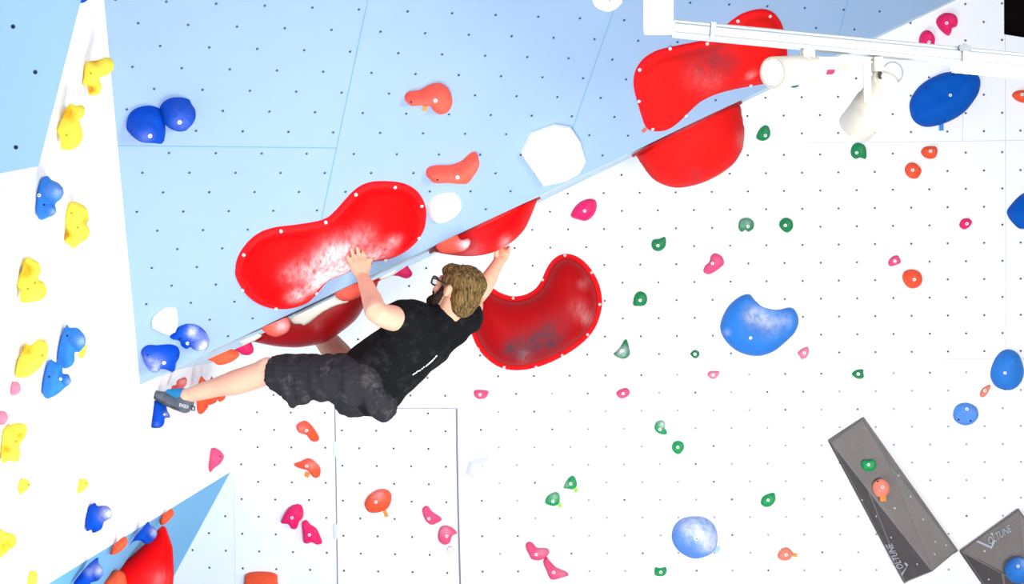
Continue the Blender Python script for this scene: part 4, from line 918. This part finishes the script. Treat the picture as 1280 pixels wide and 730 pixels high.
# ------------------------------------------------------------------ the climber
def add_ell(bm, c, vecs, seg=20, rings=14):
    c = W(c); m = Matrix.Identity(4)
    A = [W(np.asarray(v)) - W((0, 0, 0)) for v in vecs]
    for i in range(3):
        for r in range(3): m[r][i] = A[i][r]
        m[i][3] = c[i]
    bmesh.ops.create_uvsphere(bm, u_segments=seg, v_segments=rings, radius=1, matrix=m)
def add_tube(bm, pts, rad, seg=18, caps=True, lat=None):
    """tapering limb: pts survey-frame points, rad radii (or (across, deep) with lat = across direction)"""
    P_ = [np.asarray(p, float) for p in pts]; n = len(P_)
    # refine
    pts2 = []; rad2 = []
    rad = [r if isinstance(r, tuple) else (r, r) for r in rad]
    S = 5
    for i in range(n - 1):
        p0, p1, p2, p3 = P_[max(i - 1, 0)], P_[i], P_[i + 1], P_[min(i + 2, n - 1)]
        for j in range(S):
            t = j / S
            pts2.append(.5 * (2 * p1 + (-p0 + p2) * t + (2 * p0 - 5 * p1 + 4 * p2 - p3) * t * t + (-p0 + 3 * p1 - 3 * p2 + p3) * t ** 3))
            tt = t * t * (3 - 2 * t); rad2.append(tuple(a + (b - a) * tt for a, b in zip(rad[i], rad[i + 1])))
    pts2.append(P_[-1]); rad2.append(rad[-1])
    if caps:
        d0 = unit(pts2[0] - pts2[1]); d1 = unit(pts2[-1] - pts2[-2]); r0, r1 = rad2[0], rad2[-1]
        pre = []; post = []
        for a in (80, 60, 35):
            c, s = math.cos(math.radians(a)), math.sin(math.radians(a))
            pre.append((pts2[0] + d0 * min(r0) * s, (r0[0] * c, r0[1] * c)))
        for a in (35, 60, 80):
            c, s = math.cos(math.radians(a)), math.sin(math.radians(a))
            post.append((pts2[-1] + d1 * min(r1) * s, (r1[0] * c, r1[1] * c)))
        pts2 = [p for p, _ in pre] + pts2 + [p for p, _ in post]; rad2 = [r for _, r in pre] + rad2 + [r for _, r in post]
    prev = None; rings = []
    for i, p in enumerate(pts2):
        d = unit(pts2[min(i + 1, len(pts2) - 1)] - pts2[max(i - 1, 0)])
        ref = lat if lat is not None else (prev if prev is not None else np.cross(d, [.2, .3, .93]))
        ref = np.asarray(ref, float); s = unit(ref - d * (ref @ d)); prev = s; t = np.cross(d, s)
        ring = []
        for k in range(seg):
            a = 2 * math.pi * k / seg; ring.append(bm.verts.new(W(p + s * rad2[i][0] * math.cos(a) + t * rad2[i][1] * math.sin(a))))
        rings.append(ring)
    for a, b in zip(rings[:-1], rings[1:]):
        for k in range(seg): bm.faces.new((a[k], a[(k + 1) % seg], b[(k + 1) % seg], b[k]))
    bm.faces.new(rings[0][::-1]); bm.faces.new(rings[-1])
def fuse(name, bm, voxel, smooth_it, m, parent, org, disp=None):
    me = bpy.data.meshes.new(name); bmesh.ops.recalc_face_normals(bm, faces=bm.faces); bm.to_mesh(me); bm.free()
    o = bpy.data.objects.new('tmp', me); COL.objects.link(o)
    md = o.modifiers.new('r', 'REMESH'); md.mode = 'VOXEL'; md.voxel_size = voxel; md.use_smooth_shade = True
    if smooth_it:
        ms = o.modifiers.new('s', 'SMOOTH'); ms.factor = .5; ms.iterations = smooth_it
    me2 = bpy.data.meshes.new_from_object(o.evaluated_get(bpy.context.evaluated_depsgraph_get()))
    COL.objects.unlink(o); bpy.data.objects.remove(o); me2.name = name
    me2.materials.clear()
    if disp:
        nv = [v.normal.copy() for v in me2.vertices]
        for v, nn in zip(me2.vertices, nv): v.co = v.co + nn * disp(v.co, nn)
    for v in me2.vertices: v.co = v.co - org
    me2.update()
    ob = link(name, me2, m, parent); put(ob, org, parent); return ob
def wpos(u, v, z): return P(u, v, z)

surf1 = INFO['RV1'][1]
pel = P(455, 484, 8.30); nck = P(553, 397, 8.36)
sL = P(512, 401, 8.21); sR = P(582, 399, 8.47)
spine = unit(nck - pel)
lat = sR - sL; lat = unit(lat - spine * (lat @ spine)); frn = np.cross(spine, lat)
hipL = pel - lat * .09 + spine * -.0; hipR = pel + lat * .07 + frn * .03
tipc = surf1(443, 311); tipn = blue.n
wr = P(453.5, 345, np.linalg.norm(tipc) / np.linalg.norm(ray(443, 311)) + .07)
elb = P(471, 391, 7.95)
eR = P(593, 373, 8.71); wR = P(623.5, 327, 8.80)
kL = P(336, 465, 8.34); aL = P(233, 495, 8.50)
kR = P(404, 421, 8.86); aR = P(384, 410, 9.2)
body = bmesh.new()
# torso core
add_tube(body, [pel - spine * .0, pel + spine * .1, pel + spine * .25, pel + spine * .40, nck - spine * .02], [(.13, .095), (.145, .105), (.15, .11), (.165, .105), (.09, .07)], lat=lat)
# neck and head
HC = P(572, 362, 8.33)
hw = unit(np.array([-.78, -.22, .56])); hu = np.array([.33, -.93, .12]); hu = unit(hu - hw * (hu @ hw)); hr = np.cross(hw, hu)
def hp(a, b, c=0.0): return HC + hw * a + hu * b + hr * c
add_tube(body, [nck - spine * .05, nck + spine * .02, hp(-.01, -.07), hp(-.005, -.02)], [.075, .062, .058, .06])
add_ell(body, hp(-.012, .022), [hr * .076, hw * .098, hu * .088])
add_ell(body, hp(.045, -.03), [hr * .058, hw * .058, hu * .085])           # face
add_ell(body, hp(.072, -.088), [hr * .03, hw * .03, hu * .024])            # chin
add_ell(body, hp(.085, .028), [hr * .05, hw * .02, hu * .018])             # brow
add_tube(body, [hp(.098, .012), hp(.112, -.012), hp(.122, -.03)], [.008, .011, .013], seg=10)   # nose
for s in (-1, 1):
    add_ell(body, hp(.09, .004, .033 * s), [hr * .016, hw * .012, hu * .012])         # eyelids
    add_ell(body, hp(.08, -.028, .036 * s), [hr * .02, hw * .022, hu * .022])         # cheek bones
    add_ell(body, hp(-.004, -.028, .079 * s), [hr * .010, hw * .018, hu * .029])      # ear
    add_ell(body, hp(-.012, -.026, .088 * s), [hr * .006, hw * .011, hu * .024])
add_tube(body, [hp(.104, -.058, -.018), hp(.11, -.057, 0), hp(.104, -.058, .018)], [.006, .009, .006], seg=10)  # lips
# shoulders and arms
add_tube(body, [nck - spine * .06, sL + spine * -.01], [.07, .07]); add_tube(body, [nck - spine * .06, sR], [.07, .066])
def mid(a, b, t, off=(0, 0, 0)): return a + (b - a) * t + np.asarray(off, float)
add_tube(body, [sL, mid(sL, elb, .5, (0, .006, 0)), elb, mid(elb, wr, .3, (.003, .006, 0)), mid(elb, wr, .65), wr], [.066, .058, .048, .047, .037, (.032, .024)])
add_tube(body, [sR, mid(sR, eR, .5, (.004, .0, 0)), eR, mid(eR, wR, .35, (.006, .004, 0)), wR], [.064, .056, .046, .044, .028])
# legs
add_tube(body, [hipL, mid(hipL, kL, .5), kL - unit(aL - kL) * .02, mid(kL, aL, .12), mid(kL, aL, .36, (.0, .004, 0)), mid(kL, aL, .68, (0, .0, 0)), aL], [.09, .078, .064, .060, .060, .044, .034])
add_ell(body, kL + np.array([.0, -.03, -.02]), [np.array([.05, 0, 0]), np.array([0, .04, 0]), np.array([0, 0, .045])])
add_tube(body, [hipR, mid(hipR, kR, .5), kR, mid(kR, aR, .35), aR], [.08, .07, .056, .052, .036])
add_ell(body, aL, [np.array([.036, 0, 0]), np.array([0, .036, 0]), np.array([0, 0, .04])])
# left hand, back of the hand to the camera
kn = P(445.5, 324.5, 0) ; zt = float(tipc[2])
knz = zt + .035
K0 = P(446.5, 325, knz)
hU = unit(K0 - wr); hT = unit(tipc - K0)
hN = unit(np.cross(np.cross(hU, -ray(446, 325)), hU)); hL = unit(np.cross(hU, hN))
if hL[0] < 0: hL = -hL
add_tube(body, [wr, mid(wr, K0, .45), K0], [(.031, .021), (.040, .017), (.043, .014)], lat=hL)
fpx = [((-.034), (433.5, 318.5), .0085), ((-.0125), (438.3, 310), .0092), ((.0115), (445.6, 308.3), .0095), ((.033), (452.5, 313), .0092)]
for off, tip, r in fpx:
    k0 = K0 + hL * off - hU * .012
    tp = surf1(*tip) + blue.n * .008
    m1 = mid(k0, tp, .5) + hN * .012
    m2 = mid(k0, tp, .8) + hN * .008
    add_tube(body, [k0, m1, m2, tp], [r * 1.08, r * 1.02, r * .95, r * .85], seg=10)
th0 = mid(wr, K0, .35) + hL * .03
add_tube(body, [th0, mid(wr, K0, .75) + hL * .052, P(464, 325, knz + .02)], [.017, .013, .0095], seg=10)
# right hand gripping the edge of the volume
KR = P(629, 315.5, 8.84); rU = unit(KR - wR); rN = unit(np.cross(np.cross(rU, -ray(629, 315)), rU)); rL = unit(np.cross(rU, rN))
add_tube(body, [wR, mid(wR, KR, .5), KR], [(.028, .022), (.034, .02), (.036, .016)], lat=rL)
for i, off in enumerate((-.03, -.010, .010, .029)):
    k0 = KR + rL * off * .9
    t1 = P(633 + i * .9, 311 + i * .2, 8.83 - .02 * i); t2 = P(635.5 + i * .6, 308.5 + i * .4, 8.80 - .022 * i)
    add_tube(body, [k0, mid(k0, t1, .6) + rN * .006, t1, t2], [.0095, .009, .0085, .0075], seg=10)
add_tube(body, [mid(wR, KR, .3) - rL * .022, P(621, 314, 8.78), P(624, 309.5, 8.80)], [.014, .012, .009], seg=10)
porg = W(pel)
person = empty('person', porg, 'bearded climber in black shirt and dark shorts hanging sideways from the red volumes', 'person')
fuse('body', body, .0045, 3, M_skin, person, porg)

# shirt
shirt = bmesh.new()
add_tube(shirt, [pel + spine * .035 , pel + spine * .14, pel + spine * .26, pel + spine * .38, nck - spine * .03], [(.196, .158), (.19, .15), (.19, .137), (.195, .130), (.105, .085)], lat=lat, seg=28)
add_tube(shirt, [nck - spine * .10, mid(nck, sL, .8, (0, .005, 0)), mid(sL, elb, .10), mid(sL, elb, .30)], [.09, .092, .09, .088])
add_tube(shirt, [nck - spine * .10, mid(nck, sR, .85), mid(sR, eR, .18)], [.085, .082, .078])
add_tube(shirt, [pel + spine * .3 - lat * .08, sL + spine * -.05], [.1, .085])
add_tube(shirt, [pel + spine * .3 + lat * .08, sR + spine * -.05], [.1, .08])
def wr_shirt(co, nn):
    p = co * 1.0
    a = noise.noise(Vector((p.x * 9 + p.z * 7, p.y * 5, p.z * 9 - p.x * 7))) * .011
    b = noise.noise(Vector((p.x * 26 - p.z * 18, p.y * 12, p.z * 20))) * .005
    return a + b
so = fuse('shirt', shirt, .007, 4, M_shirt, person, porg, wr_shirt); so['label'] = 'black short sleeved cotton shirt'
# shorts
sh_ = bmesh.new()
add_tube(sh_, [pel + spine * .08, pel + spine * .0, pel - spine * .04, pel - spine * .06], [(.172, .13), (.172, .134), (.158, .125), (.12, .10)], lat=lat, seg=28)
hem = mid(hipL, kL, .84)
add_tube(sh_, [hipL - frn * .02, mid(hipL, kL, .35, (0, .008, 0)), mid(hipL, kL, .7, (0, .006, 0)), hem + np.array([0, .006, 0])], [.125, .112, .098, .096], seg=26)
tl = unit(kL - hipL)
add_tube(sh_, [P(352, 474, 8.27), P(359, 490, 8.25), P(366, 506, 8.24)], [.035, .034, .016], seg=14)
add_tube(sh_, [P(366, 505, 8.24), P(378, 497, 8.25), P(394, 488, 8.27)], [.016, .034, .034], seg=14)
add_ell(sh_, P(373, 484, 8.26), [np.array([.06, 0, 0]), np.array([0, .038, 0]), np.array([0, 0, .06])])
add_tube(sh_, [hipR, mid(hipR, kR, .2), mid(hipR, kR, .32)], [.11, .1, .092], seg=24)
add_ell(sh_, P(474, 503, 8.22), [lat * .12, spine * .075, frn * .08])
def wr_short(co, nn):
    p = co
    a = noise.noise(Vector((p.x * 22, p.y * 10, p.z * 9 + p.x * 14))) * .011
    b = math.sin(p.z * 260 + 4 * noise.noise(p * 6)) * .0012
    return a + b + noise.noise(p * 34) * .003
so = fuse('shorts', sh_, .007, 4, M_short, person, porg, wr_short); so['label'] = 'dark grey canvas knee length shorts'
# hair
hb = bmesh.new()
add_ell(hb, hp(-.03, .038), [hr * .088, hw * .103, hu * .085])
add_ell(hb, hp(-.058, -.02), [hr * .078, hw * .066, hu * .095])
add_ell(hb, hp(-.06, -.075), [hr * .06, hw * .04, hu * .045])
add_ell(hb, hp(.045, .07), [hr * .07, hw * .06, hu * .042])
for s in (-1, 1): add_ell(hb, hp(.022, .02, .066 * s), [hr * .022, hw * .03, hu * .045])
def wr_hair(co, nn):
    q = co - W(HC); a = q.dot(W(hu) - W((0, 0, 0))); 
    return noise.noise(Vector((q.x * 40 + q.z * 20, q.y * 40, q.z * 10 - q.x * 6))) * .006 + noise.noise(Vector((q.x * 130 + q.z * 70, q.y * 130, q.z * 26))) * .004
so = fuse('hair', hb, .0045, 1, M_hair, person, porg, wr_hair); so['label'] = 'short tousled brown hair'
# beard
bb = bmesh.new()
add_ell(bb, hp(.098, -.088), [hr * .042, hw * .036, hu * .038])
for s in (-1, 1):
    add_tube(bb, [hp(.026, -.008, .068 * s), hp(.035, -.045, .064 * s), hp(.065, -.082, .045 * s), hp(.095, -.095, .015 * s)], [.010, .017, .024, .028], seg=12)
add_tube(bb, [hp(.108, -.045, -.024), hp(.116, -.043, 0), hp(.108, -.045, .024)], [.006, .009, .006], seg=10)
so = fuse('beard', bb, .004, 1, M_beard, person, porg, lambda co, nn: noise.noise(co * 90) * .005); so['label'] = 'full dark beard'
# glasses
gl = bmesh.new()
def rim(s):
    c = hp(.118, .006, .034 * s); pts = []
    for k in range(14):
        a = 2 * math.pi * k / 14; pts.append(c + hr * .026 * math.copysign(abs(math.cos(a)) ** .7, math.cos(a)) + hu * .019 * math.copysign(abs(math.sin(a)) ** .7, math.sin(a)) - hw * .006 * abs(math.cos(a)))
    return pts
for s in (-1, 1):
    pts = rim(s); add_tube(gl, pts + pts[:1], [.0042] * 15, seg=6, caps=False)
    add_tube(gl, [hp(.112, .012, .06 * s), hp(.06, .008, .088 * s), hp(.0, -.004, .092 * s)], [.0045, .004, .0035], seg=6)
add_tube(gl, [hp(.118, .01, -.01), hp(.12, .012, 0), hp(.118, .01, .01)], [.003] * 3, seg=6)
me = bpy.data.meshes.new('glasses')
for v in gl.verts: v.co = v.co - porg
bmesh.ops.recalc_face_normals(gl, faces=gl.faces); gl.to_mesh(me); gl.free()
g = link('glasses', me, M_frame, person, label='dark framed glasses'); put(g, porg, person)
for s in (-1, 1):
    pts = rim(s); vs = [W(p) for p in pts]; og = sum(vs, Vector()) / len(vs)
    lm = mesh_from('lens', vs, [tuple(range(len(vs)))], None, og, recalc=False); lo = link('lens', lm, mg, None, smooth=False); lo.parent = g; lo.location = og - porg
# shoes
def shoe(ank, toe, heel_off, up, big):
    d = unit(toe - ank)
    b = bmesh.new()
    L = np.linalg.norm(toe - ank)
    s = unit(np.cross(d, up)); up = np.cross(s, d)
    hl = ank + heel_off
    add_tube(b, [hl, mid(hl, toe, .3), mid(hl, toe, .62), mid(hl, toe, .85), toe], [(.033, .037), (.039, .038), (.042, .027), (.034, .019), (.018, .012)], lat=s)
    add_tube(b, [ank + d * .01 - up * .006, hl + up * .01], [.040, .040])
    return b, s, up, hl
toeL = P(191.5, 491, 8.62)
upL = np.array([.15, -1, 0.0])
b, s, upv, hl = shoe(aL, toeL, np.array([.0, .045, .0]) + unit(toeL - aL) * .005, upL, True)
so = fuse('climbing_shoe', b, .005, 3, M_shoe, person, porg); so['label'] = 'grey and blue climbing shoe on the front foot'
b = bmesh.new(); add_tube(b, [mid(hl, toeL, .08) - upv * .02, mid(hl, toeL, .4) - upv * .022, mid(hl, toeL, .75) - upv * .012, toeL - upv * .002], [(.030, .014), (.040, .014), (.038, .014), (.024, .018)], lat=s)
sole = fuse('sole', b, .005, 2, M_rubber, None, porg); sole.parent = so; sole.location = (0, 0, 0)
b = bmesh.new()
add_tube(b, [aL + upv * -.002, aL + unit(toeL - aL) * .025 + upv * .004, mid(aL, toeL, .5) + upv * .012], [(.038, .036), (.041, .032), (.03, .014)], lat=s)
cuff = fuse('ankle_cuff', b, .005, 2, M_shoeb, None, porg); cuff.parent = so; cuff.location = (0, 0, 0); cuff['label'] = 'bright blue ankle cuff'
pl_ = hl + np.array([.03, -.015, -.035])
tubep('pull_loop', [P(240, 507, 8.46), P(243.5, 509, 8.45), P(243, 513, 8.45), P(240, 513, 8.46), P(239, 509, 8.46)], .003, M_frame, so, 6, True)
decal(so, 'EVOLV', P(224, 508, 8.40), unit(P(236, 511, 8.40) - P(224, 508, 8.40)), unit(P(225, 503, 8.40) - P(224, 508, 8.40)), .044, .015, M_print)
toeR = aR + np.array([-.12, .02, .12])
b, s, upv, hl = shoe(aR, toeR, np.array([.03, .04, .03]), np.array([-.6, -.5, -.4]), True)
fuse('climbing_shoe', b, .006, 3, M_shoe, person, porg)
# worn print along the back of the shirt
prn = bmesh.new()
lets = [(518.5, 471.8, 522, 469.5), (523, 469.3, 524.5, 466.8), (525, 467.2, 528.5, 465.8), (529.5, 464.5, 531.5, 463.2), (532.5, 462.4, 533.5, 461), (535, 461, 538, 458.3), (538.5, 458, 541, 455.8), (541.5, 455.4, 544, 453), (544.5, 452.4, 546.5, 450.2), (547, 449.6, 549, 447.2)]
SH = person.children
INFO['print'] = lets
PRINT_Z = 8.2
# (set on the cloth below by ray casting on the finished shirt)
bpy.context.view_layer.update()
shirt_o = [c for c in person.children if c.name.startswith('shirt')][0]
cam_w = W((0, 0, 0))
def cast(u, v):
    mw = shirt_o.matrix_world.inverted(); o_ = mw @ cam_w; t_ = mw @ W(P(u, v, 8.0)); d = (t_ - o_).normalized()
    ok, loc, nn, _ = shirt_o.ray_cast(o_, d)
    return (shirt_o.matrix_world @ loc, (shirt_o.matrix_world.to_3x3() @ nn).normalized()) if ok else None
vs, fs = [], []
for (u0, v0, u1, v1) in lets:
    du, dv = (v1 - v0), -(u1 - u0); l = math.hypot(du, dv); du, dv = du / l * 1.3, dv / l * 1.3
    cs = [cast(u0 - 3, v0 - 3), cast(u1 - 3, v1 - 3), cast(u1 - 3 + du, v1 - 3 + dv), cast(u0 - 3 + du, v0 - 3 + dv)]
    if all(cs):
        i0 = len(vs); vs += [c[0] + c[1] * .004 for c in cs]; fs.append((i0, i0 + 1, i0 + 2, i0 + 3))
if vs:
    og = vs[0].copy(); me = mesh_from('shirt_print', vs, fs, None, og, recalc=False); o = link('shirt_print', me, M_print, None, smooth=False)
    o.parent = shirt_o; o.location = og - porg; o['label'] = 'white print along the back of the shirt'

# ------------------------------------------------------------------ camera, lights, world
cam = bpy.data.cameras.new('camera'); co = bpy.data.objects.new('camera', cam); COL.objects.link(co)
cam.sensor_width = 36; cam.lens = 36 * FPX / 1280; cam.clip_end = 100
R = Matrix.Identity(4); z0 = W((0, 0, 0))
for i, v in enumerate(((1, 0, 0), (0, -1, 0), (0, 0, -1))):
    w = W(v) - z0
    for r in range(3): R[r][i] = w[r]
R.translation = z0; co.matrix_world = R
SC.camera = co
def area_l(name, loc, tgt, size, power, col=(1, 1, 1)):
    l = bpy.data.lights.new(name, 'AREA'); l.shape = 'SQUARE'; l.size = size; l.energy = power; l.color = col
    o = bpy.data.objects.new(name, l); COL.objects.link(o); o.location = loc
    o.rotation_euler = (Vector(tgt) - Vector(loc)).to_track_quat('-Z', 'Y').to_euler(); return o
k = area_l('key_light', (3.4, -6.0, 1.0), (1.1, 9.5, 1.0), 3.0, 122); k.data.spread = math.radians(42)
k = area_l('side_light', (6.5, 1.5, 3.0), (-2.1, 7.8, 1.9), 2.2, 30); k.data.spread = math.radians(34)
k = area_l('mat_bounce_fill', (.1, 6.3, .15), (-.3, 7.3, 4), 1.2, 108)  # added uplight in place of bounce from the crash mat
k = area_l('near_fill', (-.4, .8, .8), (-1.45, 4.8, 3.3), .8, 5); k.data.spread = math.radians(38)  # added fill that lifts the dim upper left panel
wd = bpy.data.worlds.new('world'); SC.world = wd; wd.use_nodes = True
bg = wd.node_tree.nodes['Background']; bg.inputs[0].default_value = (.97, .985, 1, 1); bg.inputs[1].default_value = .22
SC.view_settings.view_transform = 'Standard'; SC.view_settings.look = 'None'; SC.view_settings.exposure = 0; SC.view_settings.gamma = 1
